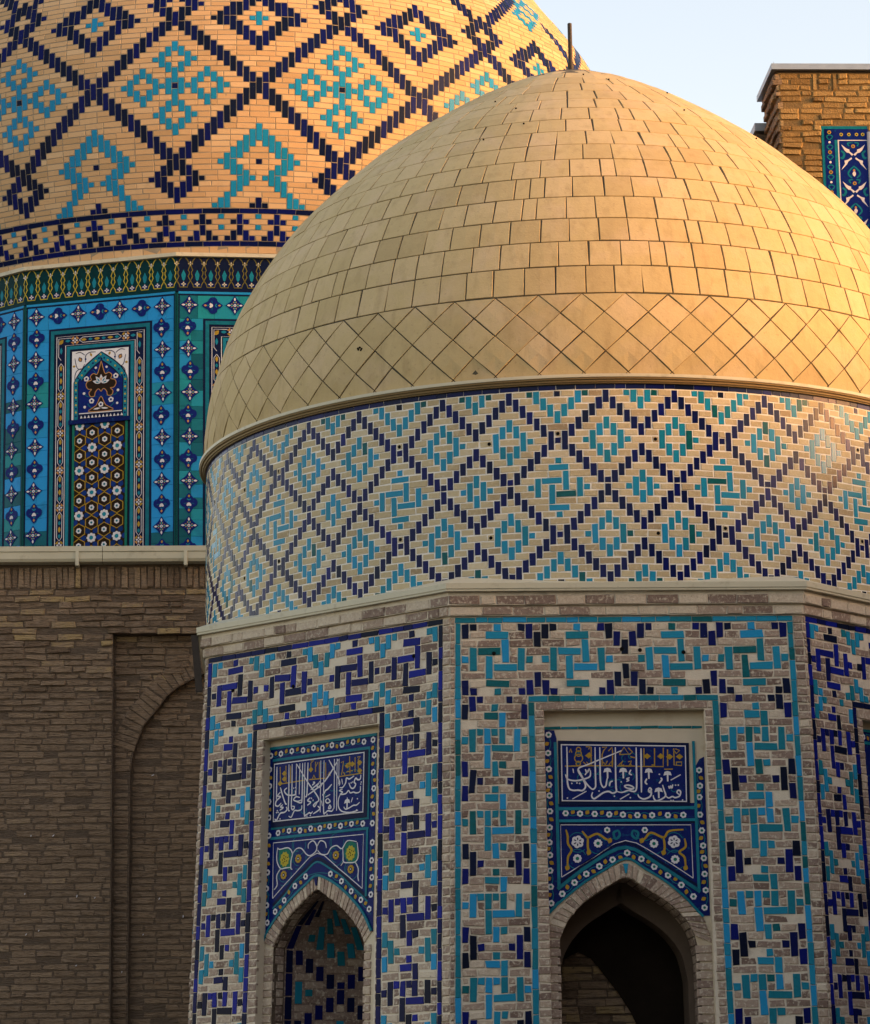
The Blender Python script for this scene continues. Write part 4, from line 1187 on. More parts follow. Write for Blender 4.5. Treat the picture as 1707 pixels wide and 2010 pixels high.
# ---- mosaic panels
def text_panel(k, key, frame_pts, border_pts, strokes, gold, dots, diam, extra, bw):
    Mw = flat_map((CA[0], CA[1], 0), FA(k), RI, BAT, Z0)
    g = Geo()
    g.prism(Mw, border_pts, -REC - .002, -REC + .012, M_INK)
    b = np.array(border_pts); c = b.mean(0)
    f = np.array(frame_pts)
    g.prism(Mw, [tuple(p) for p in f], -REC, -REC + .016, M_WHITE)
    inn = f + (f.mean(0) - f) / np.abs(f.mean(0) - f) * .009
    g.prism(Mw, [tuple(p) for p in inn], -REC, -REC + .0175, M_COBALT)
    label = 'navy tile panel with white cursive lettering under ochre angular lettering'
    pan = g.build('inscription_panel', tomb, label=label)
    w = -REC + .0175
    gg = Geo()
    for s in gold:
        gg.ribbon(Mw, s, .009, w - .001, w + .0008, M_GOLD, 0, False)
    for d in diam:
        gg.prism(Mw, [(d[0] - .03, d[1]), (d[0], d[1] - .024), (d[0] + .03, d[1]), (d[0], d[1] + .024)], w - .001, w + .001, M_GOLD)
    if k == 0:
        for c, r in TR['front_rings']:
            gg.ribbon(Mw, [(c[0] + r * math.cos(a), c[1] + r * math.sin(a)) for a in np.linspace(0, 2 * PI, 9)[:-1]], .008, w - .001, w + .001, M_GOLD, 3, False, True)
    gg.build('ochre_lettering', pan)
    # pale blue scrolls behind the letters
    gs = Geo()
    u0, u1, v0, v1 = inn[:, 0].min(), inn[:, 0].max(), inn[:, 1].min(), inn[:, 1].max()
    for i in range(15):
        cu, cv, r = random.uniform(u0 + .08, u1 - .08), random.uniform(v0 + .07, v1 - .07), random.uniform(.03, .06)
        a0 = random.uniform(0, 6)
        gs.ribbon(Mw, [(cu + r * (1 - t * .12) * math.cos(a0 + t), cv + r * (1 - t * .12) * math.sin(a0 + t)) for t in np.linspace(0, 4.5, 8)], .006, w - .002, w + .0003, M_TEAL, 3, True)
    gs.build('scrollwork', pan, kind='stuff')
    for s in strokes:
        ge = Geo()
        ge.ribbon(Mw, s, bw * random.uniform(.9, 1.1), w - .001, w + .0016, M_WHITE, 6, True)
        ge.build('letter', pan)
    ge = Geo()
    for d in dots:
        r = .0075
        ge.prism(Mw, [(d[0] - r, d[1]), (d[0], d[1] - r), (d[0] + r, d[1]), (d[0], d[1] + r)], w - .001, w + .0016, M_WHITE)
    for (u, v) in extra:
        ge.prism(Mw, [(u - .006, v - .075), (u + .006, v - .075), (u + .007, v - .02), (u + .034, v - .026), (u + .024, v + .004), (u, v + .012), (u - .024, v + .004), (u - .034, v - .026), (u - .007, v - .02)], w - .001, w + .0012, M_WHITE)
    ge.build('letter_marks', pan)
    return pan

# front face panels
k = 0
Mw = flat_map((CA[0], CA[1], 0), FA(0), RI, BAT, Z0)
g = Geo()
rl, rr, rt = RECX[0]
W1 = -REC + .004
# mosaic ground: two side bands, cross band, spandrel field and arch band
ao = [tuple(p) for p in TR['f_arch_out']]
band = [tuple(p) for p in TR['f_arch_band']]
ia = int(np.argmax([p[1] for p in band]))
for (p, q) in zip(band[:ia], band[1:ia + 1]):
    g.surf(Mw, [(rl + .004, p[1]), p, q, (rl + .004, q[1])], W1, M_COBALT)
for (p, q) in zip(band[ia:-1], band[ia + 1:]):
    g.surf(Mw, [(rr - .004, q[1]), (rr - .004, p[1]), p, q], W1, M_COBALT)
g.surf(Mw, [(rl + .004, band[ia][1]), (rr - .004, band[ia][1]), (rr - .004, 2.66), (rl + .004, 2.66)], W1, M_COBALT)
g.prism(Mw, [(rl + .004, 2.66), (-.60, 2.66), (-.60, 3.20), (-.618, 3.268), (rl + .004, 3.275)], W1 - .01, W1, M_COBALT)
g.prism(Mw, [(.535, 2.66), (rr - .004, 2.66), (rr - .004, 3.04), (.57, 3.02), (.535, 2.96)], W1 - .01, W1, M_COBALT)
pan0 = g.build('spandrel_panel', tomb, label='navy tile spandrel with white rosettes over the dark doorway')
gt = Geo()
gt.rect(Mw, -.607, 2.607, .519, 2.632, W1, W1 + .006, M_TEAL, .8)
gt.rect(Mw, -.607, 2.510, .519, 2.532, W1, W1 + .006, M_TEAL, .9)
gt.rect(Mw, -.607, 2.492, .519, 2.508, W1, W1 + .003, M_INK)
gt.rect(Mw, -.625, 1.97, -.600, 3.17, W1, W1 + .006, M_TEAL, .7)
gt.rect(Mw, .515, 1.94, .538, 3.17, W1, W1 + .006, M_TEAL, .7)
up = [tuple(p) for p in TR['f_arch_tq_upper']]
gt.ribbon(Mw, up, .028, W1, W1 + .0062, M_TEAL, 4, False)
gt.ribbon(Mw, [(p[0], p[1] + .036) for p in up], .02, W1, W1 + .003, M_INK, 4, False)
gt.ribbon(Mw, [(p[0], p[1] - .006) for p in band[2:]], .02, W1, W1 + .012, M_TEAL, 4, False)
gt.ribbon(Mw, band[:3], .024, W1, W1 + .012, M_TEAL, 4, False)
gt.build('teal_border', pan0)
gw = Geo()
sp = [tuple(p) for p in TR['f_spandrel']]
gw.ribbon(Mw, [sp[4], sp[0], sp[1], sp[2]], .006, W1, W1 + .003, M_WHITE, 0, False)
gw.ribbon(Mw, [sp[2], (.21, 2.225), sp[3], (-.33, 2.215), sp[4]], .006, W1, W1 + .003, M_WHITE, 3, False)
gw.build('white_outline', pan0)
go = Geo()
for s in TR['f_sp_gold']:
    go.ribbon(Mw, s, .018, W1, W1 + .002, M_GOLD, 5, True)
for s in TR['f_sp_gold']:
    e = s[-1]
    go.prism(Mw, leaf(e[0], e[1], .05, .04, 1.2), W1, W1 + .0022, M_GOLD)
go.build('ochre_scroll', pan0)
gs = Geo()
for (cu, cv) in TR['f_sp_rosettes'] + TR['f_sp_small']:
    for r, a0 in ((.075, .4), (.085, 3.3)):
        gs.ribbon(Mw, [(cu + r * math.cos(a0 + t), cv + r * math.sin(a0 + t)) for t in np.linspace(0, 2.2, 6)], .006, W1, W1 + .0015, M_TEAL, 3, True)
for s in (-1, 1):
    gs.ribbon(Mw, [(-.055 + s * .06, 2.44), (-.055 + s * .1, 2.42), (-.055 + s * .085, 2.37), (-.055 + s * .05, 2.40), (-.055 + s * .06, 2.44)], .02, W1, W1 + .0018, M_TEAL, 4, True)
gs.build('scrollwork', pan0, kind='stuff')
for (u, v), r, pt in [(p, .052, 6) for p in TR['f_sp_rosettes']] + [(p, .036, 9) for p in TR['f_sp_small'][:4]] + [(p, .026, 6) for p in TR['f_sp_small'][4:]]:
    g = flower_geo(Mw, u, v, r, M_WHITE, M_EMERALD if r < .05 else M_WHITE, W1 + .004, pt)
    if r > .05:
        for i in range(6):
            a = i * PI / 3 + .5
            g.prism(Mw, leaf(u + .024 * math.cos(a), v + .024 * math.sin(a), .026, .011, a), W1 + .004, W1 + .0056, M_INK)
    g.build('rosette', pan0)
gl = Geo()
for key in ('f_flowers_left', 'f_flowers_mid', 'f_flowers_right'):
    P = [tuple(p) for p in TR[key]]
    for p in P:
        flower_geo(Mw, p[0], p[1], .0265, M_WHITE, M_EMERALD, W1 + .003).build('flower', pan0)
    border_leaves(Mw, P, W1 + .003, gl)
FAr = TR['f_flowers_arch']
order = [FAr[5], FAr[4], FAr[3], FAr[2], FAr[1], FAr[0]] + FAr[6:]
for p in order:
    flower_geo(Mw, p[0], p[1], .0275, M_WHITE, M_EMERALD, W1 + .003).build('flower', pan0)
border_leaves(Mw, order, W1 + .003, gl)
gl.build('leaf_scroll', pan0, kind='stuff')
# thin teal line of the plaster head
q = Quads()
u = -.70
while u < .595:
    L = min(random.choice((.1, .12, .14, .16)), .605 - u)
    q.add(u, 3.277, u + L - .003, 3.298, -REC - .005, -REC + .006, .002, random.choice((.12, .2, .15, .3)))
    u += L
q.emit(Mw, 'A', owall, 'border_tile', M_TURQ, jit=.002)
gq = Quads()
v = 2.65
while v < 3.15:
    L = min(.12, 3.16 - v)
    gq.add(.512, v, .53, v + L - .003, -REC - .005, -REC + .008, .002, .2)
    v += L
text_panel(0, 'front', TR['front_frame'], TR['front_border'], TR['front_strokes'], TR['front_gold'], TR['front_dots'], TR['front_diam'], TR['front_pal'], .0125)

# left face panels
for k in (-1, 1):
    Mw = flat_map((CA[0], CA[1], 0), FA(k), RI, BAT, Z0)
    rl, rr, rt = RECX[k]
    g = Geo()
    ao = [tuple(p) for p in TR['l_arch_out']]
    ia = int(np.argmax([p[1] for p in ao]))
    X0, X1 = -.766, .556
    X0 = max(X0, rl + .004 - .06)
    for (p, q) in zip(ao[:ia], ao[1:ia + 1]):
        g.surf(Mw, [(X0, p[1]), p, q, (X0, q[1])], W1, M_COBALT)
    for (p, q) in zip(ao[ia:-1], ao[ia + 1:]):
        g.surf(Mw, [(X1 + .012, q[1]), (X1 + .012, p[1]), p, q], W1, M_COBALT)
    g.surf(Mw, [(X0, ao[ia][1]), (X1 + .012, ao[ia][1]), (X1 + .012, 3.34), (X0, 3.34)], W1, M_COBALT)
    lab = 'navy tile spandrel with green and ochre medallions over the tiled niche' if k == -1 else 'navy tile spandrel at the right picture edge'
    pan1 = g.build('spandrel_panel', tomb, label=lab)
    gt = Geo()
    gt.rect(Mw, X0, 3.318, X1 + .012, 3.342, W1, W1 + .008, M_TEAL, .5)
    gt.rect(Mw, -.665, 3.212, .497, 3.236, W1, W1 + .006, M_TEAL, .5)
    gt.rect(Mw, .478, 2.64, .497, 3.212, W1, W1 + .006, M_TEAL, .4)
    gt.rect(Mw, -.665, 2.622, .497, 2.640, W1, W1 + .004, M_TEAL, .3)
    gt.rect(Mw, -.665, 2.535, .497, 2.558, W1, W1 + .006, M_TEAL, .6)
    gt.rect(Mw, .470, 1.98, .492, 2.535, W1, W1 + .006, M_TEAL, .5)
    TL = [(-.62, 1.945), (-.481, 2.047), (-.357, 2.160), (-.232, 2.234), (-.10, 2.308), (.062, 2.236), (.193, 2.166), (.309, 2.076), (.423, 1.996), (.50, 1.935)]
    gt.ribbon(Mw, [(p[0], p[1] + .028) for p in TL], .026, W1, W1 + .0024, M_INK, 4, False)
    gt.ribbon(Mw, TL, .016, W1, W1 + .0028, M_TEAL, 4, False)
    gt.ribbon(Mw, [(p[0], p[1] + .006) for p in ao], .022, W1, W1 + .013, M_TEAL, 4, False)
    gt.build('teal_border', pan1)
    gw = Geo()
    sp = [tuple(p) for p in TR['l_spandrel']]
    gw.ribbon(Mw, [sp[4], sp[0], sp[1], sp[2]], .0065, W1, W1 + .003, M_WHITE, 0, False)
    gw.ribbon(Mw, [sp[2], (.16, 2.232), sp[3], (-.36, 2.228), sp[4]], .0065, W1, W1 + .003, M_WHITE, 3, False)
    for s in TR['l_sp_white']:
        gw.ribbon(Mw, s, .009, W1, W1 + .0042, M_WHITE, 5, True)
    gw.build('white_scroll', pan1)
    for (u, v) in TR['l_sp_med']:
        g = Geo()
        g.prism(Mw, [(u - .075, v + .075), (u - .07, v - .03), (u - .03, v - .085), (u + .02, v - .085), (u + .07, v - .105), (u + .085, v), (u + .06, v + .07), (u, v + .10)], W1, W1 + .002, M_EMERALD)
        out = [(u + .052 * (1 + .1 * math.cos(10 * a)) * math.cos(a), v - .005 + .062 * (1 + .1 * math.cos(10 * a)) * math.sin(a)) for a in np.linspace(0, 2 * PI, 41)[:-1]]
        g.prism(Mw, out, W1, W1 + .0035, M_YELLOW)
        for i in range(9):
            a = i * 2.4
            r = .012 * math.sqrt(i) * 1.1
            g.disc(Mw, u + r * math.cos(a), v - .005 + r * math.sin(a), .006, W1, W1 + .0045, M_UMBER, 6)
        g.build('medallion', pan1)
    for (u, v) in TR['l_sp_gold']:
        g = flower_geo(Mw, u, v, .038, M_GOLD, M_INK, W1 + .004, 9)
        g.disc(Mw, u, v, .007, W1, W1 + .0062, M_WHITE, 6)
        g.build('rosette', pan1)
    gs = Geo()
    for (cu, cv) in TR['l_sp_gold'] + TR['l_sp_med'] + [(-.33, 2.47), (.12, 2.46)]:
        for r, a0 in ((.075, 1.4), (.09, 4.3), (.06, 2.6)):
            gs.ribbon(Mw, [(cu + r * math.cos(a0 + t), cv + r * math.sin(a0 + t)) for t in np.linspace(0, 2.2, 6)], .006, W1, W1 + .001, M_TEAL, 3, True)
    gs.build('scrollwork', pan1, kind='stuff')
    gl = Geo()
    for key in ('l_flowers_top', 'l_flowers_right', 'l_flowers_left', 'l_flowers_left2', 'l_flowers_right2', 'l_flowers_mid'):
        P = [tuple(p) for p in TR[key]]
        for p in P:
            flower_geo(Mw, p[0], p[1], .0275, M_WHITE, M_INK, W1 + .003, 6).build('flower', pan1)
        border_leaves(Mw, P, W1 + .003, gl)
    FAr = TR['l_flowers_arch']
    order = [FAr[3], FAr[2], FAr[1], FAr[0]] + FAr[4:]
    for p in order:
        flower_geo(Mw, p[0], p[1], .0275, M_WHITE, M_INK, W1 + .003, 6).build('flower', pan1)
    border_leaves(Mw, order, W1 + .003, gl)
    gl.build('leaf_scroll', pan1, kind='stuff')
    if k == -1:
        bo = [(-.665, 2.642), (.478, 2.642), (.478, 3.212), (-.665, 3.212)]
        text_panel(-1, 'left', TR['left_frame'][::1], bo, TR['left_strokes'], TR['left_gold'], TR['left_dots'], TR['left_diam'], [(.25, 2.80)], .0115)

# ================================================================== B: the great mausoleum behind (blue drum, lattice dome, brown wall)
CB = (-2.7, 40.0)
great = empty('great_mausoleum', (CB[0], CB[1], GZ), 'larger mausoleum behind at left with lattice patterned brick dome, turquoise drum and brown brick wall', 'mausoleum')
PROF_B = [(4.905, 10.58), (4.92, 10.66), (5.05, 11.2), (5.19, 12.0), (5.25, 12.6), (5.27, 13.1), (5.22, 13.6), (5.1, 14.1), (4.86, 14.5), (4.48, 15.), (4.13, 15.5), (3.6, 16.1), (2.8, 16.8), (1.6, 17.6), (0, 18.3)]
MB, SB, RB, SBP = rev_map(CB, PROF_B)
BROT = -.468
g = Geo()
vs = np.linspace(0, SB, 70)
us_ = np.linspace(0, 2 * PI, 145)
for i in range(len(vs) - 1):
    for j in range(len(us_) - 1):
        u = np.array([us_[j], us_[j + 1], us_[j + 1], us_[j]])
        v = np.array([vs[i], vs[i], vs[i + 1], vs[i + 1]])
        g.face(MB(u, v, np.full(4, -.0025)), M_BLUE_MORTAR)
domeB = g.build('dome', great)
BC = 2 * PI / 416
B0 = -PI / 2 + BROT + PI / 8 * 1.5         # column 0: middle of the right facet
RS = np.array([(31.2, 0.0), (30, .085), (23, .55), (14.5, 1.12), (1.5, 2.07), (-11.5, 2.94), (-30, 4.16), (-48, 5.35)])[::-1]
s_of_r = lambda r: float(np.interp(r, RS[:, 0], RS[:, 1]))

def dome_tiles():
    T = []
    def sy(cc, c, r, h, k):
        T.append((cc + c, r, h, k))
        if c:
            T.append((cc - c, r, h, k))
    n, t = 'n', 't'
    # lattice: node at column 0 (rows 0-2), nodes at column 13 (rows 13-15 and -13 - -11)
    T.append((0, 0, 3, n)); sy(0, 1, -1, 2, n); sy(0, 1, 1, 3, n)
    for k in range(2, 12):
        sy(0, k, k, 3, n); sy(0, k, -k, 3, n)
    for base, sg in ((14, 1), (-12, -1)):
        T.append((13, base - 1, 3, n))
    sy(13, 1, 12, 2, n); sy(13, 1, 14, 3, n); sy(13, 1, -11, 2, n); sy(13, 1, -14, 3, n)
    sy(13, 2, 15, 2, n); sy(13, 2, 17, 3, n); sy(13, 3, 16, 3, n); sy(13, 4, 17, 1, n); sy(13, 1, 18, 3, n); T.append((13, 19, 3, n))
    sy(13, 2, -14, 2, n); sy(13, 2, -17, 3, n); sy(13, 3, -16, 3, n); sy(13, 4, -15, 1, n); sy(13, 1, -18, 3, n); T.append((13, -19, 3, n))
    # turquoise fourfold cluster in the big lozenge at column 13, row 1
    def cluster(c, m):
        T.append((c, m - 3, 3, t)); T.append((c, m + 1, 3, t)); T.append((c, m, 1, n))
        sy(c, 1, m - 1, 3, t); sy(c, 2, m, 1, t); sy(c, 3, m - 1, 3, t); sy(c, 4, m - 2, 2, t); sy(c, 4, m + 1, 2, t)
        sy(c, 5, m - 3, 2, t); sy(c, 5, m + 2, 2, t); sy(c, 6, m - 2, 2, t); sy(c, 6, m + 1, 2, t); sy(c, 7, m - 1, 3, t); sy(c, 8, m, 1, t)
        for sg in (-1, 1):
            q = m + 5 * sg
            if sg < 0:
                sy(c, 1, m - 4, 2, t); sy(c, 2, q - 1, 3, t); sy(c, 3, q, 1, t); sy(c, 1, q - 2, 2, t); T.append((c, q - 3, 2, t))
            else:
                sy(c, 1, m + 3, 2, t); sy(c, 2, q - 1, 3, t); sy(c, 3, q, 1, t); sy(c, 1, q + 1, 2, t); T.append((c, q + 2, 2, t))
    cluster(13, 1)
    cluster(0, -29)
    # turquoise arch figure at the foot, column 0
    T.append((0, 8, 3, t)); sy(0, 1, 9, 3, t); sy(0, 2, 10, 3, t); sy(0, 3, 11, 3, t); sy(0, 4, 12, 2, t); sy(0, 4, 14, 3, t); sy(0, 5, 13, 3, t); sy(0, 6, 14, 1, t)
    sy(0, 3, 15, 2, t); sy(0, 3, 17, 3, t); sy(0, 2, 16, 3, t); sy(0, 1, 17, 1, t); sy(0, 4, 18, 3, t); sy(0, 5, 20, 3, t); sy(0, 6, 21, 2, t); sy(0, 7, 22, 1, t)
    T.append((0, 14, 1, n)); T.append((0, 21, 2, n)); sy(0, 1, 22, 1, n)
    # navy lozenge with turquoise cross, column 0, row -12
    for s in (1, -1):
        f = (lambda r, h: r) if s == 1 else (lambda r, h: -24 - r - h + 1)
        T.append((0, f(-8, 3), 3, n)); sy(0, 1, f(-9, 3), 3, n); sy(0, 2, f(-10, 3), 3, n); sy(0, 3, f(-11, 3), 3, n); sy(0, 4, f(-12, 3), 3, n) if s == 1 else sy(0, 4, -15, 3, n)
        if s == 1:
            sy(0, 5, -12, 2, n); sy(0, 6, -13, 3, n); sy(0, 7, -12, 1, n)
        else:
            sy(0, 5, -14, 2, n)
    T.append((0, -13, 3, t)); sy(0, 1, -12, 1, t)
    for k in range(1, 13):
        sy(13, k, -18 - k, 3, n)
    return T

R0, R1 = -47, 23
C0, C1 = -120, 120
occ = np.zeros((R1 - R0, C1 - C0), bool)
qn, qt, qb = Quads(), Quads(), Quads()
gpB = .0055
for p in range(-6, 6):
    for c, r, h, kk in dome_tiles():
        cc = c + 26 * p
        if cc < C0 or cc >= C1 or r < R0 or r + h > R1:
            continue
        if occ[r - R0:r - R0 + h, cc - C0].any():
            continue
        occ[r - R0:r - R0 + h, cc - C0] = True
        v1, v0 = s_of_r(r), s_of_r(r + h)
        u = B0 + cc * BC
        gu = gpB / 5.1
        Q = qn if kk == 'n' else qt
        Q.add(u - BC / 2 + gu * .9, v0 + gpB * .8, u + BC / 2 - gu * .9, v1 - gpB * .8, -.014, .0012, .002, (random.choice((.2, .35, .45, .6)) if kk == 'n' else .72 + random.gauss(0, .1)))
for r in range(R0, R1):
    offs = random.randrange(3)
    row = ~occ[r - R0]
    v1, v0 = s_of_r(r), s_of_r(r + 1)
    c = 0
    n = len(row)
    while c < n:
        if not row[c]:
            c += 1
            continue
        e = c
        while e < n and row[e] and (e == c or (e + offs) % 3 != 0):
            e += 1
        if e < n and row[e] and e - c == 1 and (e + 1 >= n or not row[min(e + 1, n - 1)]):
            e += 1
        u0, u1 = B0 + (c + C0) * BC - BC / 2, B0 + (e + C0) * BC - BC / 2
        gu = gpB / 5.1
        qb.add(u0 + gu * .8, v0 + gpB, u1 - gu * .8, v1 - gpB, -.014, 0, .003, min(1, max(0, random.gauss(.5, .2))))
        c = e
# band at the foot: navy strips, crosses and dots
c = C0
while c < C1:
    for rr_ in (23, 29):
        u0, u1 = B0 + c * BC, B0 + (c + 3) * BC
        qn.add(u0 + .0006, s_of_r(rr_ + 1) + .004, u1 - .0006, s_of_r(rr_) - .004, -.014, .0015, .002, random.choice((.3, .45, .6)))
    c += 3
occ2 = np.zeros((5, C1 - C0), bool)
def b2(c, r, h, kk):
    if C0 <= c < C1 and not occ2[r - 24:r - 24 + h, c - C0].any():
        occ2[r - 24:r - 24 + h, c - C0] = True
        u = B0 + c * BC
        (qn if kk == 'n' else qt).add(u - BC / 2 + .001, s_of_r(r + h) + .0045, u + BC / 2 - .001, s_of_r(r) - .0045, -.014, .0015, .002, random.choice((.3, .45, .7)) if kk == 'n' else .7)
for c in range(-117, 120, 6):
    b2(c, 24, 2, 'n'); b2(c, 26, 2, 'n')
    for s in (-1, 1):
        b2(c + s, 25, 1, 'n'); b2(c + s, 27, 2, 'n'); b2(c + 2 * s, 28, 1, 'n')
    b2(c + 3, 24, 1, 't'); b2(c + 3, 26, 1, 't')
for r in range(24, 29):
    for c, n in runs(~occ2[r - 24], pick3):
        u0, u1 = B0 + (c + C0) * BC - BC / 2, B0 + (c + C0 + n) * BC - BC / 2
        qb.add(u0 + .001, s_of_r(r + 1) + .005, u1 - .001, s_of_r(r) - .005, -.014, 0, .003, random.gauss(.5, .15))
c = C0
while c < C1:
    L = random.choice((3, 3, 2))
    qb.add(B0 + c * BC + .0008, s_of_r(31.2) + .002, B0 + (c + L) * BC - .0008, s_of_r(30) - .004, -.014, 0, .003, random.gauss(.5, .2))
    c += L
for Q, nm, m, j in ((qn, 'navy_tile', M_NAVY, .0012), (qt, 'turquoise_tile', M_TURQ_DOME, .0012), (qb, 'brick', M_BLUE_BRICK, .002)):
    Q.emit(MB, 'B', domeB, nm, m, jit=j, wj=.001, us=RB, hide=hidden_by_A)

# ---- gutter and sixteen-sided drum
RGB = 5.08
CI = math.cos(PI / 16)
FB = lambda i: -PI / 2 + BROT + PI / 16 + i * PI / 8
g = Geo()
ngon_sweep(g, CB, 16, FB(0), [(4.80, 10.60), (5.00, 10.548), (5.012, 10.545), (5.012, 10.50), (5.0, 10.497), (4.94, 10.497)], M_GUTTER)
g.build('drum_gutter', great)
RIB = 5.06 * CI
g = Geo()
ngon_sweep(g, CB, 16, FB(0), [(RIB - .012, 6.6), (RIB - .012, 10.50)], M_INK)
drumB = g.build('drum', great)

star_me, quat_me = None, None
def motif(kind):
    g = Geo()
    M = lambda u, v, w: np.stack([np.asarray(u, float), -np.asarray(w, float), np.asarray(v, float)], 1)
    if kind == 'star':
        pts = []
        for i in range(4):
            a = i * PI / 2
            for da, r in ((0, .132), (.16, .108), (.40, .090), (PI / 4, .080), (PI / 2 - .40, .090), (PI / 2 - .16, .108)):
                pts.append((r * math.cos(a + da), r * math.sin(a + da) * 1.08))
        g.prism(M, pts, -.002, .0015, M_COBALT, .7)
        for i in range(4):
            a = i * PI / 2
            g.prism(M, leaf(.083 * math.cos(a), .088 * math.sin(a), .054, .027, a), 0, .0028, M_WHITE)
            g.prism(M, leaf(.042 * math.cos(a), .045 * math.sin(a), .03, .026, a), 0, .0026, M_TEAL, 1)
        for i in range(8):
            a = (i + .5) * PI / 4
            g.prism(M, leaf(.046 * math.cos(a), .048 * math.sin(a), .028, .014, a), 0, .0026, M_GOLD)
        g.disc(M, 0, 0, .021, 0, .0034, M_WHITE, 12)
        g.disc(M, 0, 0, .008, 0, .004, M_INK, 8)
    else:
        P = [(0, .172), (.03, .135), (.05, .10), (.062, .082), (.095, .075), (.118, .04), (.122, 0), (.112, -.035), (.085, -.062), (.062, -.075), (.045, -.11), (.025, -.15), (0, -.175)]
        pts = P + [(-x, y) for x, y in P[1:-1][::-1]]
        g.prism(M, pts, -.002, .0015, M_COBALT, .9)
        g.prism(M, leaf(0, .115, .05, .028, PI / 2), 0, .0028, M_GOLD)
        g.prism(M, leaf(0, -.118, .05, .03, PI / 2), 0, .0028, M_ORANGE)
        g.prism(M, [(-.03, .06), (0, .04), (.03, .06), (.02, .075), (0, .06), (-.02, .075)], 0, .0026, M_TEAL, 1)
        g.disc(M, 0, -.018, .026, 0, .003, M_WHITE, 10)
        g.disc(M, -.018, -.034, .016, 0, .0031, M_WHITE, 8)
        g.disc(M, .018, -.034, .016, 0, .0031, M_WHITE, 8)
        g.ribbon(M, [(-.07, -.012), (-.045, -.004), (-.022, -.014)], .007, 0, .0024, M_TEAL, 3)
        g.ribbon(M, [(.07, -.012), (.045, -.004), (.022, -.014)], .007, 0, .0024, M_TEAL, 3)
        g.prism(M, leaf(0, -.075, .03, .02, 0), 0, .0024, M_TEAL, 1)
    sx, sz = (.86, .86) if kind == 'star' else (.86, .73)
    g.v = [(a * sx, b, c * sz) for a, b, c in g.v]
    o = g.build('star_motif' if kind == 'star' else 'quatrefoil_motif', drumB)
    return o

def place(o, C0_, n, uu, ri, u, v, rot, first):
    m = o if first else o.copy()
    if not first:
        COL.objects.link(m)
    p = C0_ + n * (ri + .006) + uu * u
    mm = Matrix(((uu[0], -n[0], 0, p[0]), (uu[1], -n[1], 0, p[1]), (uu[2], -n[2], 1, v), (0, 0, 0, 1)))
    m.parent = drumB
    m.matrix_parent_inverse = Matrix.Identity(4)
    m.matrix_basis = Matrix.Translation(-Vector((great.location)) - drumB.location) @ mm @ Matrix.Rotation(rot, 4, 'Y')
    return m

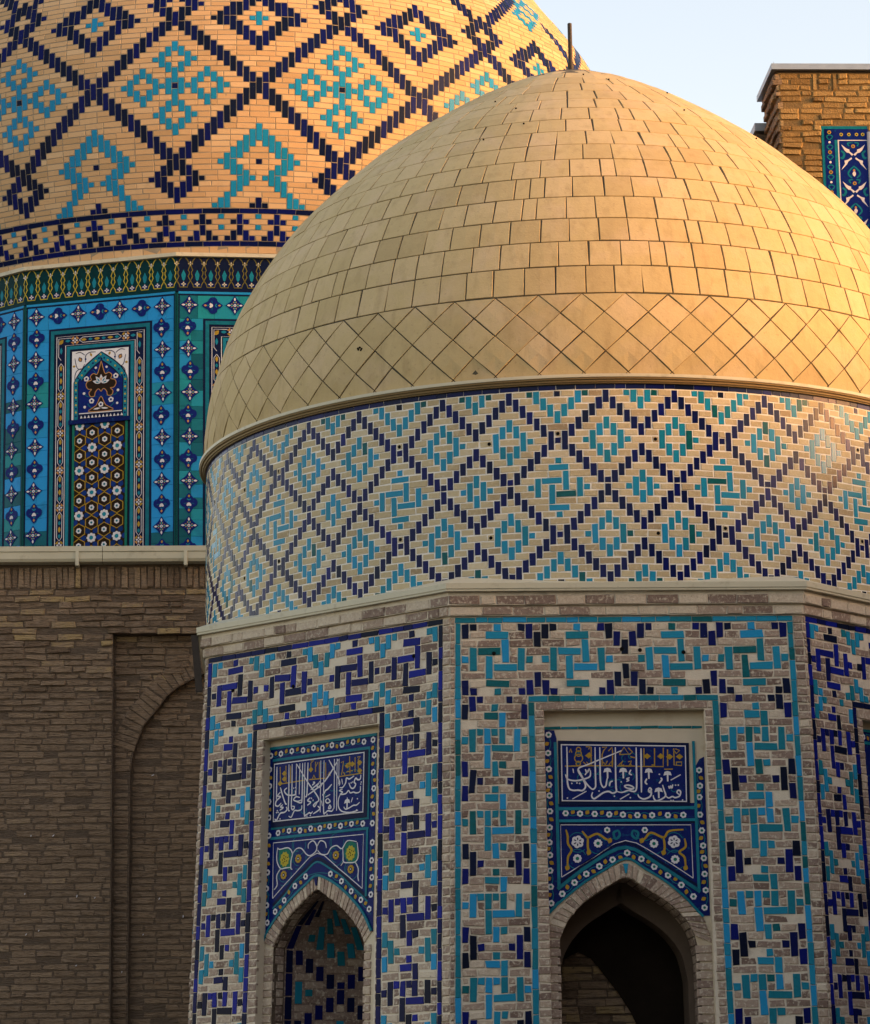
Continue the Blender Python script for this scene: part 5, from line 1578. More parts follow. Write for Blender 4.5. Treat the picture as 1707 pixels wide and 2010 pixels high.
star_o, quat_o = motif('star'), motif('quat')
first = {'s': True, 'q': True}
for i in (0, -1, 1, 2):
    C0_, n, uu = frame((CB[0], CB[1], 0), FB(i))
    Mf = flat_map((CB[0], CB[1], 0), FB(i), RIB)
    hwB = RIB * math.tan(PI / 16)
    q = Quads()
    LO, HI = 6.66, 10.05
    left, right = -hwB + .035, hwB - .035
    iL, iR, iT = -.667, .672, 9.73
    def ptone():
        if i == 0:
            return random.choice((.86, .9, .93, .9, .88, .8)) 
        if i == -1:
            return random.choice((.9, .86, .85, .93, .9))
        return random.choice((.15, .3, .35, .5, .55, .62, .75, .25, .45))
    def ptone_v(v):
        t = ptone()
        if i == 0 and (v < 7.25 or (8.75 < v < 9.35 and random.random() < .5)):
            t = random.choice((.25, .5, .3)) if v < 7.25 else random.choice((.5, .6, .7))
        if i == -1 and v < 8.9 and random.random() < .75:
            t = random.choice((.3, .2, .45, .7))
        return t
    # field tiles: two side strips and a head strip
    for (a, b) in ((left, iL), (iR, right)):
        v = iT
        while v > LO:
            h = random.uniform(.13, .2)
            cuts = [a, (a + b) / 2, b] if i in (1, 2) or random.random() < .25 else [a, b]
            t0 = ptone_v(v)
            for x0, x1 in zip(cuts[:-1], cuts[1:]):
                q.add(x0 + .0012, v - h + .0012, x1 - .0012, v - .0012, -.014, 0, .0015, t0 if i in (0, -1) else ptone_v(v))
            v -= h
    u = left
    while u < right - .02:
        L = random.uniform(.2, .3)
        L = min(L, right - u)
        if right - u - L < .08:
            L = right - u
        t0 = ptone()
        q.add(u + .0012, iT + .0012, u + L - .0012, HI - .0012 - .03, -.014, 0, .0015, t0)
        u += L
    q.emit(Mf, 'B', drumB, 'panel_tile', M_PANEL, hide=hidden_by_A, wj=.0006)
    g = Geo()
    # corner roll, outer navy line, inner frames
    g.rect(Mf, -hwB, 6.66, -hwB + .022, HI, -.012, .012, M_GREEN, .9)
    g.rect(Mf, hwB - .022, 6.66, hwB, HI, -.012, .012, M_GREEN, .9)
    g.rect(Mf, left - .012, 6.66, left, HI - .03, -.012, .004, M_INK)
    g.rect(Mf, right, 6.66, right + .012, HI - .03, -.012, .004, M_INK)
    g.rect(Mf, left, HI - .03, right, HI - .014, -.012, .004, M_INK)
    g.rect(Mf, -hwB + .022, HI - .012, hwB - .022, HI + .016, -.012, .008, M_PANEL, .8)
    for du, dv, wd, m, tn, ww in ((0, 0, .026, M_INK, .5, .003), (.026, .026, .045, M_TEAL, .45, .007), (.071, .071, .03, M_INK, .0, .003)):
        a, b, t = iL + du, iR - du, iT - dv
        g.rect(Mf, a, 6.66, a + wd, t, -.012, ww, m, tn)
        g.rect(Mf, b - wd, 6.66, b, t, -.012, ww, m, tn)
        g.rect(Mf, a + wd, t - wd, b - wd, t, -.012, ww, m, tn)
    g.build('tile_frame', drumB)
    # white edged cartouche band
    g = Geo()
    bo = (-.562, .572, 9.625)
    bi = (-.447, .457, 9.51)
    g.rect(Mf, bo[0], 6.66, bi[0], bo[2], -.012, .002, M_INK)
    g.rect(Mf, bi[1], 6.66, bo[1], bo[2], -.012, .002, M_INK)
    g.rect(Mf, bi[0], bi[2], bi[1], bo[2], -.012, .002, M_INK)
    wl = .009
    g.ribbon(Mf, [(bo[0], 6.66), (bo[0], bo[2]), (bo[1], bo[2]), (bo[1], 6.66)], wl, 0, .004, M_WHITE, 0, False)
    g.ribbon(Mf, [(bi[0], 6.66), (bi[0], bi[2]), (bi[1], bi[2]), (bi[1], 6.66)], wl, 0, .004, M_WHITE, 0, False)
    def cart(p0, p1):
        (x0, y0), (x1, y1) = p0, p1
        L = math.hypot(x1 - x0, y1 - y0)
        tx, ty = (x1 - x0) / L, (y1 - y0) / L
        nx, ny = -ty, tx
        P = lambda s, o: (x0 + tx * s + nx * o, y0 + ty * s + ny * o)
        h = .033
        g.ribbon(Mf, [P(0, 0), P(.045, h), P(L - .045, h), P(L, 0), P(L - .045, -h), P(.045, -h)], .007, 0, .0038, M_WHITE, 0, False, True)
        k_ = max(3, int(L / .085))
        for j in range(k_):
            s = .06 + (L - .12) * j / (k_ - 1)
            ang = math.atan2(ty, tx)
            g.prism(Mf, leaf(*P(s, 0), .055 if j % 2 else .075, .036, ang), 0, .003, (M_GOLD if j % 2 == 0 else M_TEAL), .8)
    def cross(x, y):
        for a in range(4):
            an = a * PI / 2
            g.prism(Mf, leaf(x + .022 * math.cos(an), y + .022 * math.sin(an), .032, .022, an), 0, .0036, M_WHITE)
            an += PI / 4
            g.prism(Mf, [(x + .03 * math.cos(an - .3), y + .03 * math.sin(an - .3)), (x + .058 * math.cos(an - .45), y + .058 * math.sin(an - .45)), (x + .058 * math.cos(an + .45), y + .058 * math.sin(an + .45)), (x + .03 * math.cos(an + .3), y + .03 * math.sin(an + .3))], 0, .003, M_ORANGE if random.random() < .6 else M_GOLD)
    mid = (bo[2] + bi[2]) / 2
    cart((-.27, mid), (.28, mid))
    cross(-.325, mid); cross(.335, mid)
    for ux in ((bo[0] + bi[0]) / 2, (bo[1] + bi[1]) / 2):
        sg = 1 if ux < 0 else -1
        g.ribbon(Mf, [(ux, 9.33), (ux - .033, 9.375), (ux - .033, mid + .033), (ux + sg * .13, mid + .033) if sg > 0 else (ux + .033, mid + .033)], .007, 0, .0038, M_WHITE, 0, False)
        g.prism(Mf, leaf(ux, mid - .01, .08, .05, .8 * sg), 0, .003, M_GOLD)
        g.prism(Mf, leaf(ux, mid - .12, .09, .034, PI / 2), 0, .003, M_TEAL, 1)
        g.prism(Mf, leaf(ux + sg * .085, mid, .07, .036, 0), 0, .003, M_TEAL, 1)
        v = 9.29
        while v > 6.9:
            cart((ux, v), (ux, v - .36))
            cross(ux, v - .41)
            v -= .46
    g.build('cartouche_band', drumB)
    # inner teal frame
    g = Geo()
    for a, b, t, wd, m, tn, ww in ((-.43, .44, 9.495, .04, M_TEAL, .8, .006), (-.39, .40, 9.455, .028, M_INK, 0, .002)):
        g.rect(Mf, a, 6.66, a + wd, t, -.012, ww, m, tn)
        g.rect(Mf, b - wd, 6.66, b, t, -.012, ww, m, tn)
        g.rect(Mf, a + wd, t - wd, b - wd, t, -.012, ww, m, tn)
    g.build('tile_frame', drumB)
    # little arched panel
    g = Geo()
    lo, hi, v0, v1 = -.362, .372, 8.57, 9.427
    g.rect(Mf, lo, v0, hi, v1, -.012, .001, M_WHITE, .9)
    arch_o = [(-.336, 8.57), (-.341, 9.031), (-.299, 9.11), (-.223, 9.211), (-.122, 9.301), (.02, 9.402), (.175, 9.296), (.28, 9.2), (.345, 9.1), (.365, 9.03), (.362, 8.57)]
    dense = [arch_o[0]] + catmull(arch_o[1:6], 4)[:-1] + catmull(arch_o[5:10], 4) + [arch_o[-1]]
    inn = lambda d: [(p[0] + (d if p[0] < 0 else -d) * (1 if abs(p[0] - .02) > .06 else .3), p[1] - (d * 1.2 if p[1] > 9.1 else 0)) for p in dense]
    g.prism(Mf, dense, -.01, .0022, M_INK)
    g.prism(Mf, inn(.010), -.01, .003, M_TEAL, .9)
    g.prism(Mf, inn(.055), -.01, .0038, M_INK)
    g.prism(Mf, inn(.068), -.01, .0046, M_COBALT, .9)
    ring = inn(.033)
    acc, last, jn = 0, ring[0], 0
    for a_, b_ in zip(ring[:-1], ring[1:]):
        L = math.hypot(b_[0] - a_[0], b_[1] - a_[1])
        nn_ = max(1, int(L / .045))
        for z_ in range(nn_):
            f = z_ / nn_
            x, y = a_[0] + (b_[0] - a_[0]) * f, a_[1] + (b_[1] - a_[1]) * f
            if math.hypot(x - last[0], y - last[1]) > .042:
                g.disc(Mf, x, y, .013, 0, .0044, M_YELLOW if jn % 2 else M_COBALT, 6)
                jn += 1
                last = (x, y)
    # medallion, plant and toothed sill
    hm = [(0, .26), (-.03, .15), (-.055, .095), (-.10, .11), (-.14, .075), (-.125, .03), (-.175, .015), (-.195, -.03), (-.165, -.08), (-.12, -.085), (-.155, -.125), (-.135, -.175), (-.085, -.17), (-.075, -.125), (-.035, -.085), (0, -.12)]
    hm = catmull(hm, 3)
    med = [(.02 + x, 9.02 + y) for x, y in hm] + [(.02 - x, 9.02 + y) for x, y in hm[1:-1][::-1]]
    g.prism(Mf, med, 0, .006, M_UMBER)
    g.ribbon(Mf, med, .009, 0, .0068, M_ORANGE, 0, False, True)
    for a in (-1.25, -.65, 0, .65, 1.25):
        g.prism(Mf, leaf(.02 + .062 * math.sin(a), 9.0 + .062 * math.cos(a), .105, .04, PI / 2 - a), 0, .0075, M_WHITE)
        g.prism(Mf, leaf(.02 + .055 * math.sin(a), 9.0 + .055 * math.cos(a), .055, .018, PI / 2 - a), 0, .0082, M_TEAL if a else M_ORANGE, 1)
    g.prism(Mf, [(-.14, 8.66), (.18, 8.66), (.08, 8.73), (.02, 8.84), (-.04, 8.73)], 0, .006, M_UMBER)
    g.ribbon(Mf, [(-.14, 8.66), (-.04, 8.73), (.02, 8.84), (.08, 8.73), (.18, 8.66)], .009, 0, .0068, M_ORANGE, 3, False, True)
    g.prism(Mf, leaf(-.03, 8.69, .1, .022, .1), 0, .0072, M_WHITE); g.prism(Mf, leaf(.07, 8.69, .1, .022, -.1), 0, .0072, M_WHITE)
    for s in (-1, 1):
        for (du, dv) in ((.17, 8.76), (.22, 8.9), (.2, 9.0), (.1, 9.17), (.19, 9.1)):
            g.ribbon(Mf, [(.02 + s * .06, dv - .06), (.02 + s * (du - .04), dv - .05), (.02 + s * du, dv)], .007, 0, .0055, M_TEAL, 3)
    for (x, y) in ((.21, 9.08), (-.17, 9.07), (.15, 8.79), (-.10, 8.79), (.02, 8.74)):
        fg = flower_geo(Mf, x, y, .034, M_WHITE, M_COBALT, .0078, 5)
        off = len(g.v)
        g.v += fg.v; g.t += fg.t
        for f, mi in zip(fg.f, fg.mi):
            g.f.append(tuple(a + off for a in f)); g.mi.append(g._m(fg.ms[mi]))
    for (x, y, r) in ((.09, 9.2, .016), (-.05, 9.2, .016), (.24, 8.9, .018), (-.2, 8.89, .018), (.23, 8.74, .016), (-.19, 8.72, .018)):
        g.disc(Mf, x, y, r, 0, .0065, M_WHITE, 7)
    g.rect(Mf, -.262, 8.575, .292, 8.645, 0, .0056, M_INK)
    g.rect(Mf, -.262, 8.636, .292, 8.648, 0, .0064, M_WHITE)
    for j in range(12):
        x = -.25 + j * .0475
        g.prism(Mf, [(x, 8.583), (x + .034, 8.583), (x + .017, 8.618)], 0, .0064, M_WHITE)
    # white spandrels with dark tendrils
    for s in (-1, 1):
        X_ = lambda x: .005 + s * x
        for pts in ([(X_(.33), 9.34), (X_(.30), 9.22), (X_(.24), 9.20), (X_(.20), 9.26)], [(X_(.33), 9.05), (X_(.32), 9.15), (X_(.27), 9.2), (X_(.20), 9.2)], [(X_(.06), 9.40), (X_(.14), 9.40), (X_(.19), 9.36), (X_(.19), 9.28)], [(X_(.32), 9.40), (X_(.26), 9.41), (X_(.20), 9.37)]):
            g.ribbon(Mf, pts, .009, 0, .0028, M_INK, 4)
        g.prism(Mf, leaf(X_(.26), 9.32, .07, .055, PI / 2 - s * .5), 0, .003, M_INK)
        g.prism(Mf, leaf(X_(.26), 9.318, .05, .035, PI / 2 - s * .5), 0, .0036, M_ORANGE)
        g.prism(Mf, leaf(X_(.34), 9.24, .04, .03, 0), 0, .003, M_GOLD)
        g.prism(Mf, leaf(X_(.12), 9.37, .05, .028, PI / 2 - s * .4), 0, .003, M_GOLD)
        g.disc(Mf, X_(.19), 9.32, .012, 0, .003, M_COBALT, 8)
    g.build('arched_panel', drumB)
    g = Geo()
    g.rect(Mf, -.39, 8.51, .40, 8.565, -.012, .03, M_COBALT, .2)
    g.build('sill', drumB)
    # lattice panel
    g = Geo()
    la, lb, lt = -.318, .338, 8.508
    g.rect(Mf, la, 6.66, lb, lt, -.012, .0, M_UMBER)
    g.rect(Mf, la - .03, 6.66, la, lt, -.012, .01, M_EMERALD, .6)
    g.rect(Mf, lb, 6.66, lb + .03, lt, -.012, .01, M_EMERALD, .6)
    lat = g.build('lattice_panel', drumB)
    gg = Geo()
    for j in range(-1, 8):
        for c in range(-2, 3):
            x = -.09 + c * .325 + (.1625 if j % 2 == 0 else 0)
            y = 8.49 - j * .277 + .0
            inside = la + .04 < x < lb - .04 and 6.9 < y < lt - .05
            if la - .02 < x < lb + .02 and 6.75 < y < lt + .02:
                fg = Geo()
                for a in range(6):
                    an = a * PI / 3
                    lf = leaf(x + .098 * math.cos(an), y + .098 * math.sin(an), .085, .068, an)
                    lf = [(min(max(p[0], la), lb), min(p[1], lt)) for p in lf]
                    fg.prism(Mf, lf, -.004, .0046, M_PETAL, random.choice((.4, .7, 1.0)))
                for a in range(8):
                    an = a * PI / 4
                    fx, fy = x + .042 * math.cos(an), y + .042 * math.sin(an)
                    if la < fx < lb and fy < lt:
                        fg.disc(Mf, fx, fy, .019, 0, .0056, M_WHITE, 7)
                if la < x < lb:
                    fg.disc(Mf, x, y, .034, 0, .005, M_TEAL, 10, tone=1)
                fg.build('rosette', lat)
            for sg in (1, -1):
                cx, cy = x, y + sg * .277 * 2 / 3
                if la - .05 < cx < lb + .05 and 6.75 < cy < lt:
                    hexp = [(cx + .088 * math.cos(PI / 6 + z * PI / 3), cy + .088 * math.sin(PI / 6 + z * PI / 3)) for z in range(6)]
                    hexp = [(min(max(p[0], la), lb), min(p[1], lt - .003)) for p in hexp]
                    if sg == 1 or True:
                        gg.ribbon(Mf, hexp, .011, 0, .004, M_GOLD, 0, False, True)
                    if sg == 1 and la + .02 < cx < lb - .02:
                        flower_geo(Mf, cx, cy, .035, M_WHITE, M_TEAL, .005, 6).build('flower', lat)
                    if sg == -1 and la + .02 < cx < lb - .02:
                        flower_geo(Mf, cx, cy, .035, M_WHITE, M_TEAL, .0052, 6).build('flower', lat)
    gg.build('ochre_lattice', lat)
    # frieze of interlaced ogees
    g = Geo()
    g.rect(Mf, -hwB, HI + .018, hwB, 10.50, -.012, .002, M_GREEN if i < 1 else M_INK, .15)
    fr = g.build('frieze', drumB)
    nP = 12
    per = 2 * hwB / nP
    b0, bh = HI + .03, .42
    gy, gwf, gb = Geo(), Geo(), Geo()
    og = [(-.28, .10), (.28, .10), (.32, .18), (.5, .29), (.34, .42), (.42, .50), (.42, .56), (.33, .60), (.46, .74), (.30, .90), (.0, 1.05)]
    for j in range(nP):
        xc = -hwB + per * (j + .5)
        R_ = [(xc + a * per, b0 + b * bh) for a, b in og]
        L_ = [(xc - a * per, b0 + b * bh) for a, b in og]
        gy.ribbon(Mf, R_, .011, 0, .0045, M_YELLOW if i < 1 else M_OLIVE, 0, False)
        gy.ribbon(Mf, L_[1:], .011, 0, .0045, M_YELLOW if i < 1 else M_OLIVE, 0, False)
        gb.prism(Mf, [(xc, b0 + .62 * bh), (xc - .17 * per, b0 + .47 * bh), (xc - .1 * per, b0 + .33 * bh), (xc, b0 + .28 * bh), (xc + .1 * per, b0 + .33 * bh), (xc + .17 * per, b0 + .47 * bh)], 0, .003, M_TEAL, .8)
        gb.prism(Mf, [(xc - .24 * per, b0 + .12 * bh), (xc + .24 * per, b0 + .12 * bh), (xc + .3 * per, b0 + .19 * bh), (xc, b0 + .27 * bh), (xc - .3 * per, b0 + .19 * bh)], 0, .0026, M_COBALT, .3)
        for (x, y, dm) in ((xc, b0 + .19 * bh, 1), (xc - per / 2, b0 + .8 * bh, 1)):
            for a in range(4):
                an = a * PI / 2 + PI / 4 * 0
                gwf.prism(Mf, leaf(x + .017 * math.cos(an), y + .017 * math.sin(an), .028, .018, an), 0, .0042, M_WHITE if (i < 1) else M_GUTTER, .2)
    gy.build('ochre_chain', fr)
    gb.build('blue_drops', fr)
    gwf.build('small_flowers', fr)
    # star and quatrefoil motifs
    for (u, v, kk, rot) in [(-.835, 9.90, 's', 0), (-.555, 9.895, 'q', PI / 2), (-.285, 9.90, 's', 0), (-.01, 9.90, 'q', PI / 2), (.255, 9.90, 's', 0), (.535, 9.895, 'q', PI / 2), (.805, 9.895, 's', 0)]:
        place(star_o if kk == 's' else quat_o, C0_, n, uu, RIB, u, v, rot, first[kk]); first[kk] = False
    for u in (-.835, .805):
        v, j = 9.63, 0
        while v > 6.75:
            kk = 'q' if j % 2 == 0 else 's'
            place(star_o if kk == 's' else quat_o, C0_, n, uu, RIB, u + random.gauss(0, .006), v, 0, first[kk]); first[kk] = False
            v -= .272
            j += 1

# ---- brown brick wall with its gutter
CW = (0.0, 34.0, 0.0)
MW = flat_map(CW, -PI / 2 + TH, 0.0)
X0, X1 = -9.0, 7.0
RX, RT = -3.697, 5.70
ARCH = [(-3.51, 1.9), (-3.50, 4.1), (-3.47, 4.35), (-3.35, 4.661), (-3.203, 4.837), (-3.082, 5.004), (-2.96, 5.099), (-2.791, 5.189), (-2.55, 5.31), (-2.2, 5.43)]
ARCH = ARCH + [(-2.2 - (p[0] + 2.2), p[1]) for p in ARCH[::-1][1:]]
arL = np.array(ARCH[:10])
a_left = lambda v: float(np.interp(v, arL[:, 1], arL[:, 0]))
g = Geo()
wm = -.012
RXR = -.7
g.surf(MW, [(X0, GZ), (RX, GZ), (RX, RT), (X0, RT)], wm, M_BROWN_MORTAR)
g.surf(MW, [(X0, RT), (X1, RT), (X1, 6.58), (X0, 6.58)], wm, M_BROWN_MORTAR)
g.surf(MW, [(RXR, GZ), (X1, GZ), (X1, RT), (RXR, RT)], wm, M_BROWN_MORTAR)
RD1, RD2 = -.13, -.24
for a, b in (((RX, GZ), (RX, RT)), ((RX, RT), (RXR, RT)), ((RXR, RT), (RXR, GZ))):
    g.face([*MW([a[0], b[0]], [a[1], b[1]], [wm] * 2), *MW([b[0], a[0]], [b[1], a[1]], [RD1 - .02] * 2)], M_BROWN_MORTAR)
AD = [(ARCH[0][0], GZ)] + ARCH + [(ARCH[-1][0], GZ)]
ia = int(np.argmax([p[1] for p in AD]))
for (p, q) in zip(AD[:ia], AD[1:ia + 1]):
    g.surf(MW, [(RX, p[1]), p, q, (RX, q[1])], RD1 - .012, M_BROWN_MORTAR)
for (p, q) in zip(AD[ia:-1], AD[ia + 1:]):
    g.surf(MW, [(RXR, q[1]), (RXR, p[1]), p, q], RD1 - .012, M_BROWN_MORTAR)
g.surf(MW, [(RX, AD[ia][1]), (RXR, AD[ia][1]), (RXR, RT), (RX, RT)], RD1 - .012, M_BROWN_MORTAR)
intrados(g, MW, AD, RD1 - .012, RD2 - .02, M_BROWN_MORTAR)
g.surf(MW, [(ARCH[0][0] - .05, GZ), (ARCH[-1][0] + .05, GZ), (ARCH[-1][0] + .05, 5.5), (ARCH[0][0] - .05, 5.5)], RD2 - .012, M_BROWN_MORTAR)
# roof slab behind the gutter
g.face([*MW([X0, X1], [6.68, 6.68], [.0, .0]), *MW([X1, X0], [6.70, 6.70], [-9., -9.])], M_BROWN_MORTAR)
for (a, b) in ((X0, X0), (X1, X1)):
    g.face([*MW([a, a], [GZ, 6.68], [0, 0]), *MW([a, a], [6.68, GZ], [-9, -9])], M_BROWN_MORTAR)
bwall = g.build('brick_wall', great)
q = Quads()
def wtone(v):
    t = random.gauss(.42, .2)
    if v > 5.5 and random.random() < .15:
        t = random.choice((.85, .95, 1.0))
    elif random.random() < .012:
        t = 1.0
    return min(1, max(0, t))
# soldier course under the gutter
u = X0
while u < X1:
    L = random.gauss(.074, .004)
    q.add(u + .006, 6.225 + random.gauss(0, .006), u + L - .006, 6.47, -.03, random.gauss(.004, .006), .012, min(1, max(0, random.gauss(.45, .25))))
    u += L
v = 6.215
PW = .0745
row = 0
while v > .55:
    rough = min(1.0, max(.25, (v - 3.6) / 2.0)) if v < 5.7 else 1.0
    segs = []
    if v > RT + .02:
        segs = [(X0, -.2, 0.0)]
    else:
        al = a_left(v - PW / 2) if v < 5.42 else None
        segs = [(X0, RX - .004, 0.0)]
        if al is None:
            segs.append((RX + .012, RXR, RD1))
        else:
            ring_w = .30 if v > 4.35 else .0
            segs.append((RX + .012, max(RX + .014, al - (ring_w if v > 4.5 else .012)), RD1))
            segs.append((al + .012, -1.2, RD2))
    for (s0, s1, wb) in segs:
        u = s0 - (random.random() * .25 if s0 == X0 else 0)
        while u < s1 - .01:
            L = random.choice((.28, .29, .27, .3, .15, .25))
            if u + L > s1 - .04:
                L = s1 - u
            prob = .03 if v > 4.6 else .05
            if random.random() > prob:
                jw = random.gauss(0, .007) * (1.0 if v > 4.7 else .55)
                lo = .35 + .65 * rough
                q.add(u + .004, v - PW + .008 + random.gauss(0, .003), u + L - .004, v - .007 + random.gauss(0, .003), -.03 + wb, wb + jw * lo - .009 * (1 - rough), .012 if v > 4.8 else .010, .42 + (wtone(v) - .42) * (1 if v > 5.0 else .55))
            u += L
    v -= PW
    row += 1
q.emit(MW, 'B', bwall, 'wall_brick', M_BROWN, jit=.0055, wj=.0, hide=hidden_by_A, rot=.012)
# voussoirs of the blind arch
q = Quads()
AL = np.array(catmull([p for p in ARCH[1:] if p[1] >= 4.3], 6))
ds = np.concatenate([[0], np.cumsum(np.hypot(*np.diff(AL, axis=0).T))])
n = int(ds[-1] / .078)
t = np.linspace(0, ds[-1], n + 1)
P = np.stack([np.interp(t, ds, AL[:, j]) for j in (0, 1)], 1)
T_ = np.gradient(P, axis=0); T_ /= np.linalg.norm(T_, axis=1, keepdims=True)
Nn = np.stack([-T_[:, 1], T_[:, 0]], 1)
for i in range(n):
    a, b = P[i] + T_[i] * .006, P[i + 1] - T_[i + 1] * .006
    q.addq([tuple(a), tuple(b), tuple(b + Nn[i + 1] * .25), tuple(a + Nn[i] * .25)], -.03 + RD1, RD1 - .004 + random.gauss(0, .003), .01, random.gauss(.42, .08))
for i, c in enumerate(q.q):
    a = np.array(c)
    if np.sum(a[:, 0] * np.roll(a[:, 1], -1) - np.roll(a[:, 0], -1) * a[:, 1]) < 0:
        q.q[i] = c[::-1]
q.emit(MW, 'B', bwall, 'voussoir', M_BROWN, jit=.004, hide=hidden_by_A)
# pale droppings on the wall face
for (u, v) in ((-4.6, 3.4), (-4.35, 3.4), (-4.66, 2.75), (-4.08, 2.72), (-3.88, 2.7), (-4.64, 2.3), (-4.5, 2.34), (-3.17, 2.7), (-4.08, 1.95), (-3.58, 1.88), (-3.25, 5.0 - .9), (-3.35, 2.3), (-2.9, 2.5)):
    g = Geo()
    wb = 0.012 if u < RX else (RD1 + .012 if u < -3.52 else RD2 + .012)
    g.prism(MW, leaf(u, v, random.uniform(.022, .05), .011, 1.0 + random.gauss(0, .3)), wb - .02, wb, M_WHITE, .5)
    g.build('lime_fleck', bwall)
# gutter
g = Geo()
sec = [(-.12, 6.70), (.135, 6.690), (.15, 6.686), (.15, 6.628), (.138, 6.622), (.138, 6.545), (.12, 6.512), (.02, 6.505), (-.0, 6.50)]
for (w0, v0), (w1, v1) in zip(sec[:-1], sec[1:]):
    for a, b in ((X0, -3.82), (-3.815, -.5), (-.495, X1)):
        g.face(MW([a, b, b, a], [v0, v0, v1, v1], [w0, w0, w1, w1]), M_GUTTER)
gut = g.build('wall_gutter', great)
for u in (-4.105 , -2.87, -6.1, -1.6):
    g = Geo()
    g.rect(MW, u - .019, 6.465, u + .019, 6.63, .11, .156, M_GUTTER, .8)
    g.rect(MW, u - .021, 6.46, u + .021, 6.50, .02, .15, M_GUTTER, .6)
    g.build('gutter_clip', gut)

# ================================================================== D: portal tower at the upper right
CDW = (5.0, 37.0, 0.0)
MT = flat_map(CDW, -PI / 2 + TH, 0.0)
tower = empty('brick_portal', (6.6, 37.5, GZ), 'golden brick portal pier with blue tile panel under grey metal coping at upper right', 'portal')
g = Geo()
_, nT, uT = frame(CDW, -PI / 2 + TH)
def TB(u0, u1, w0, w1, z0, z1, m, geo):
    geo.rect(MT, u0, z0, u1, z1, w0, w1, m)
TB(-.47, 4.0, -1.05, -.012, GZ, 13.47, M_GOLD_MORTAR, g)
body = g.build('pier', tower)
g = Geo()
TB(-.60, 4.0, -1.70, -1.06, GZ, 13.0, M_BROWN_MORTAR, g)
rear = g.build('rear_block', tower)
g = Geo()
TB(-.562, 4.1, -1.2, .06, 13.50, 13.578, M_ZINC, g)
TB(-.50, 4.05, -1.15, -.02, 13.470, 13.499, M_DARK, g)
cp = g.build('metal_coping', tower)
g = Geo()
TB(-.635, 4.0, -1.75, -1.0, 13.03, 13.135, M_ZINC, g)
g.build('metal_coping', tower)
g = Geo()
g.prism(MT, [(-.535, 13.577), (-.52, 13.577), (-.517, 13.63)], -.01, 0.0, M_ZINC)
g.build('coping_spike', tower)
q = Quads()
PT = .079
v = 13.465
r = 0
PU, PV = .065, 12.745
while v > 8.5:
    u = -.47
    if r < 3:
        # head course with upright bricks
        pass
    while u < 4.0:
        L = random.choice((.27, .29, .26, .14, .3))
        e = min(u + L, 4.0)
        if r < 3:
            for a_, b_ in ((-.035, .045), (.225, .30)):
                if a_ <= u < b_:
                    u = b_
                    e = u + L
                elif u < a_ < e:
                    e = a_
        if v < PV + .05 and u < PU + .02:
            e = min(e, PU)
        if v < PV + .05 and u >= PU - .01:
            u = max(u, .66)
            e = min(u + L, 4.0)
            if u > .9:
                break
        if e - u > .03 and random.random() > .012:
            q.add(u + .005, v - PT + .008, e - .005, v - .006, -.03, random.gauss(.002, .011), .013, min(1, max(0, random.gauss(.5, .25))))
        u = max(e, u + .01)
    v -= PT
    r += 1
q.emit(MT, 'D', body, 'brick', M_GOLD_BRICK, jit=.006, hide=hidden_by_A, rot=.012)
# uprights in the head course
q = Quads()
for u in (-.018, .240):
    q.add(u, 13.235, u + .05, 13.46, -.02, .004, .01, random.random())
q.emit(MT, 'D', body, 'upright_brick', M_GOLD_BRICK, jit=.005)
# corbelled flank, seen from the left
def flank(u_edge, w_a, w_b, z1, parent, nm, out=0.0):
    Ms = lambda u, v, w: MT(u_edge - np.asarray(w, float), np.asarray(v, float), np.asarray(u, float))
    q = Quads()
    v, r = z1, 0
    while v > 8.5:
        u = w_a
        while u < w_b - .02:
            L = min(random.choice((.27, .3, .15)), w_b - u)
            q.add(u + .004, v - PT + .008, u + L - .004, v - .006, -.05, (.03 if r % 2 else .0) + random.gauss(0, .006) + (max(0, .05 - .012 * r) if not out else min(.11, out * r)), .012, random.random())
            u += L
        v -= PT
        r += 1
    q.emit(Ms, 'D', parent, nm, M_BROWN, jit=.005, hide=hidden_by_A)
flank(-.47, -1.05, -.0, 13.46, body, 'flank_brick')
flank(-.60, -1.70, -1.06, 13.02, rear, 'flank_brick', .022)
# tile panel
g = Geo()
TPW = .004
g.rect(MT, PU, 8.5, .74, PV, -.03, TPW, M_TEAL, .5)
g.rect(MT, PU + .035, 8.5, PU + .165, PV - .04, 0, TPW + .003, M_COBALT, .9)
g.rect(MT, PU + .035, PV - .19, .70, PV - .04, 0, TPW + .003, M_COBALT, .9)
g.rect(MT, PU + .165, 8.5, PU + .205, PV - .19, 0, TPW + .005, M_TEAL, .6)
g.rect(MT, .272, 8.5, .285, 12.545, 0, TPW + .006, M_WHITE)
g.rect(MT, .272, 12.545, .655, 12.556, 0, TPW + .006, M_WHITE)
g.rect(MT, .285, 8.5, .65, 12.545, 0, TPW + .004, M_COBALT, 1.0)
tp = g.build('tile_panel', tower)
v = 12.66
j = 0
while v > 9:
    g = flower_geo(MT, PU + .1, v, .026, M_GOLD, M_INK, TPW + .006, 6)
    if j % 2:
        g = Geo()
        g.disc(MT, PU + .1, v, .016, 0, TPW + .006, M_WHITE, 8)
    g.ribbon(MT, [(PU + .06, v - .06), (PU + .1, v - .035), (PU + .14, v - .06), (PU + .1, v - .1), (PU + .06, v - .06)], .014, 0, TPW + .005, M_TEAL, 4, False)
    g.build('border_flower', tp)
    v -= .135
    j += 1
for x in (.32, .42, .52, .6):
    g = flower_geo(MT, x, PV - .115, .024, M_YELLOW, M_INK, TPW + .006, 6)
    g.build('border_flower', tp)
v = 12.50
j = 0
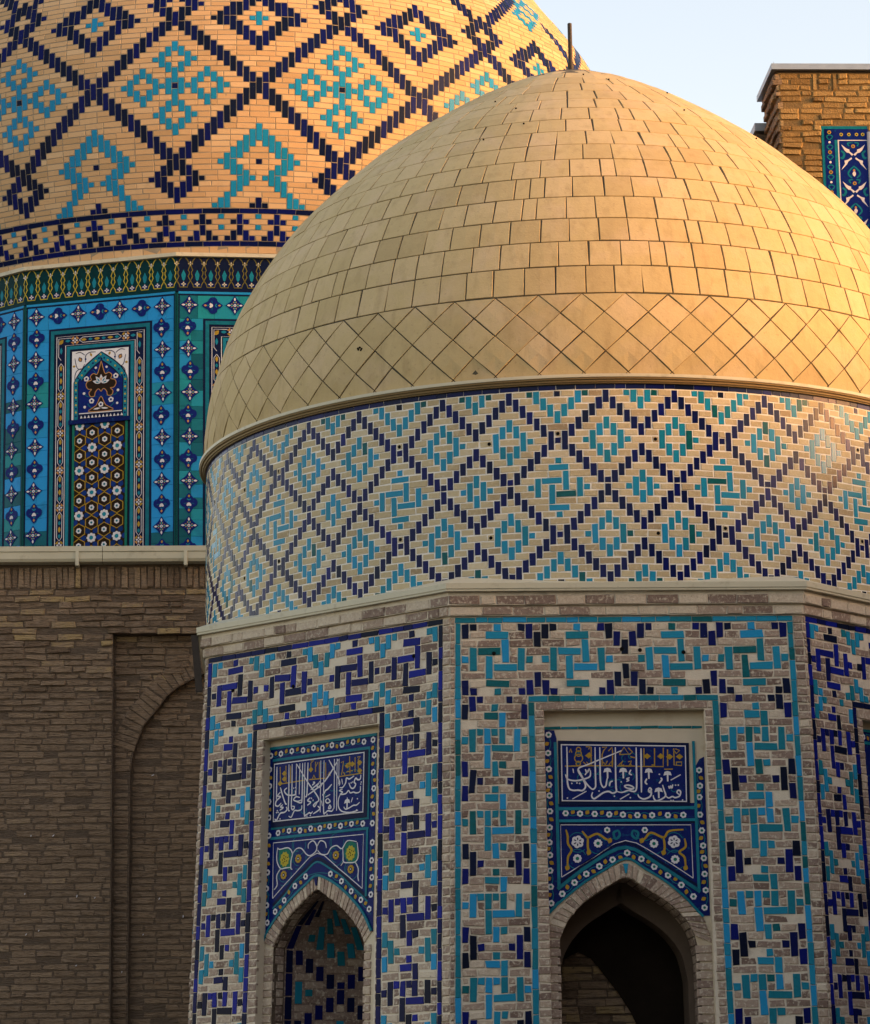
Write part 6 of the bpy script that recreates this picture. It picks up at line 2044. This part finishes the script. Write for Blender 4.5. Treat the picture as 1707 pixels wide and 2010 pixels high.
while v > 9.0:
    g = Geo()
    w = TPW + .004
    cx = .468
    for s in (-1, 1):
        g.prism(MT, [(cx, v - .14), (cx + s * .05, v - .10), (cx + s * .05, v - .075), (cx + s * .09, v - .06), (cx + s * .155, v - .005), (cx + s * .115, v - .085), (cx + s * .085, v - .115), (cx + s * .055, v - .12), (cx + s * .02, v - .16)], w - .002, w + .003, M_WHITE, .4)
        g.prism(MT, [(cx + s * .02, v - .20), (cx + s * .07, v - .235), (cx + s * .09, v - .275), (cx + s * .165, v - .35), (cx + s * .115, v - .265), (cx + s * .12, v - .225), (cx + s * .07, v - .21), (cx + s * .03, v - .18)], w - .002, w + .003, M_WHITE, .4)
        g.ribbon(MT, [(cx + s * .02, v + .02), (cx + s * .07, v + .01), (cx + s * .05, v - .03)], .02, w - .002, w + .002, M_TEAL, 4)
        g.ribbon(MT, [(cx + s * .16, v - .09), (cx + s * .12, v - .13), (cx + s * .14, v - .19), (cx + s * .17, v - .18)], .03, w - .002, w + .002, M_TEAL, 4)
        g.ribbon(MT, [(cx, v - .30), (cx + s * .06, v - .36), (cx + s * .075, v - .41), (cx + s * .03, v - .46)], .022, w - .002, w + .002, M_TEAL, 4)
    g.disc(MT, cx, v - .03, .026, w - .002, w + .0036, M_GOLD, 8)
    g.disc(MT, cx, v - .03, .011, w - .002, w + .0046, M_COBALT, 6)
    g.prism(MT, leaf(cx, v - .40, .08, .045, PI / 2), w - .002, w + .0036, M_WHITE)
    g.prism(MT, leaf(cx, v - .355, .04, .03, PI / 2), w - .002, w + .0036, M_ORANGE)
    g.build('arabesque', tp)
    v -= .50
    j += 1
# pale roll and column at the right edge of the panel
g = Geo()
for k_ in range(16):
    a0, a1 = k_ * PI / 15 - .1, (k_ + 1) * PI / 15 - .1
    g.face(MT([.70 - .045 * math.cos(a0), .70 - .045 * math.cos(a1), .70 - .045 * math.cos(a1), .70 - .045 * math.cos(a0)], [8.5, 8.5, 12.66, 12.66], [.045 * math.sin(a0) + .004, .045 * math.sin(a1) + .004, .045 * math.sin(a1) + .004, .045 * math.sin(a0) + .004]), M_WHITE, .2)
g.build('corner_roll', tower)

# ================================================================== unseen buildings added out of view to shade the walls and darken the glaze
def added_building(name, x0, y0, x1, y1, top, label):
    o = empty(name, ((x0 + x1) / 2, (y0 + y1) / 2, GZ), label, 'building')
    g = Geo()
    g.box(x0, y0, GZ, x1, y1, top, M_BROWN)
    g.build('wall', o)
    g = Geo()
    g.box(x0 - .15, y0 - .15, top + .002, x1 + .15, y1 + .15, top + .16, M_GUTTER)
    g.build('roof_slab', o)
added_building('shade_building', 9.6, 10.0, 16.0, 34.0, 6.7, 'unseen plain brick building shaped to shade the octagonal tomb from the right')
added_building('shade_building', 7.6, 29.4, 9.4, 34.8, 11.9, 'tall unseen plain brick building added beside the portal pier to shade the blue drum')
added_building('shade_building', 9.5, -11.0, 16.0, 9.5, 14.0, 'taller unseen plain brick building added right of the viewer to block light')
added_building('shade_building', -22.0, -26.0, 18.0, -16.0, 8.5, 'long unseen plain brick building added behind the viewer to darken the glaze')

finalize()
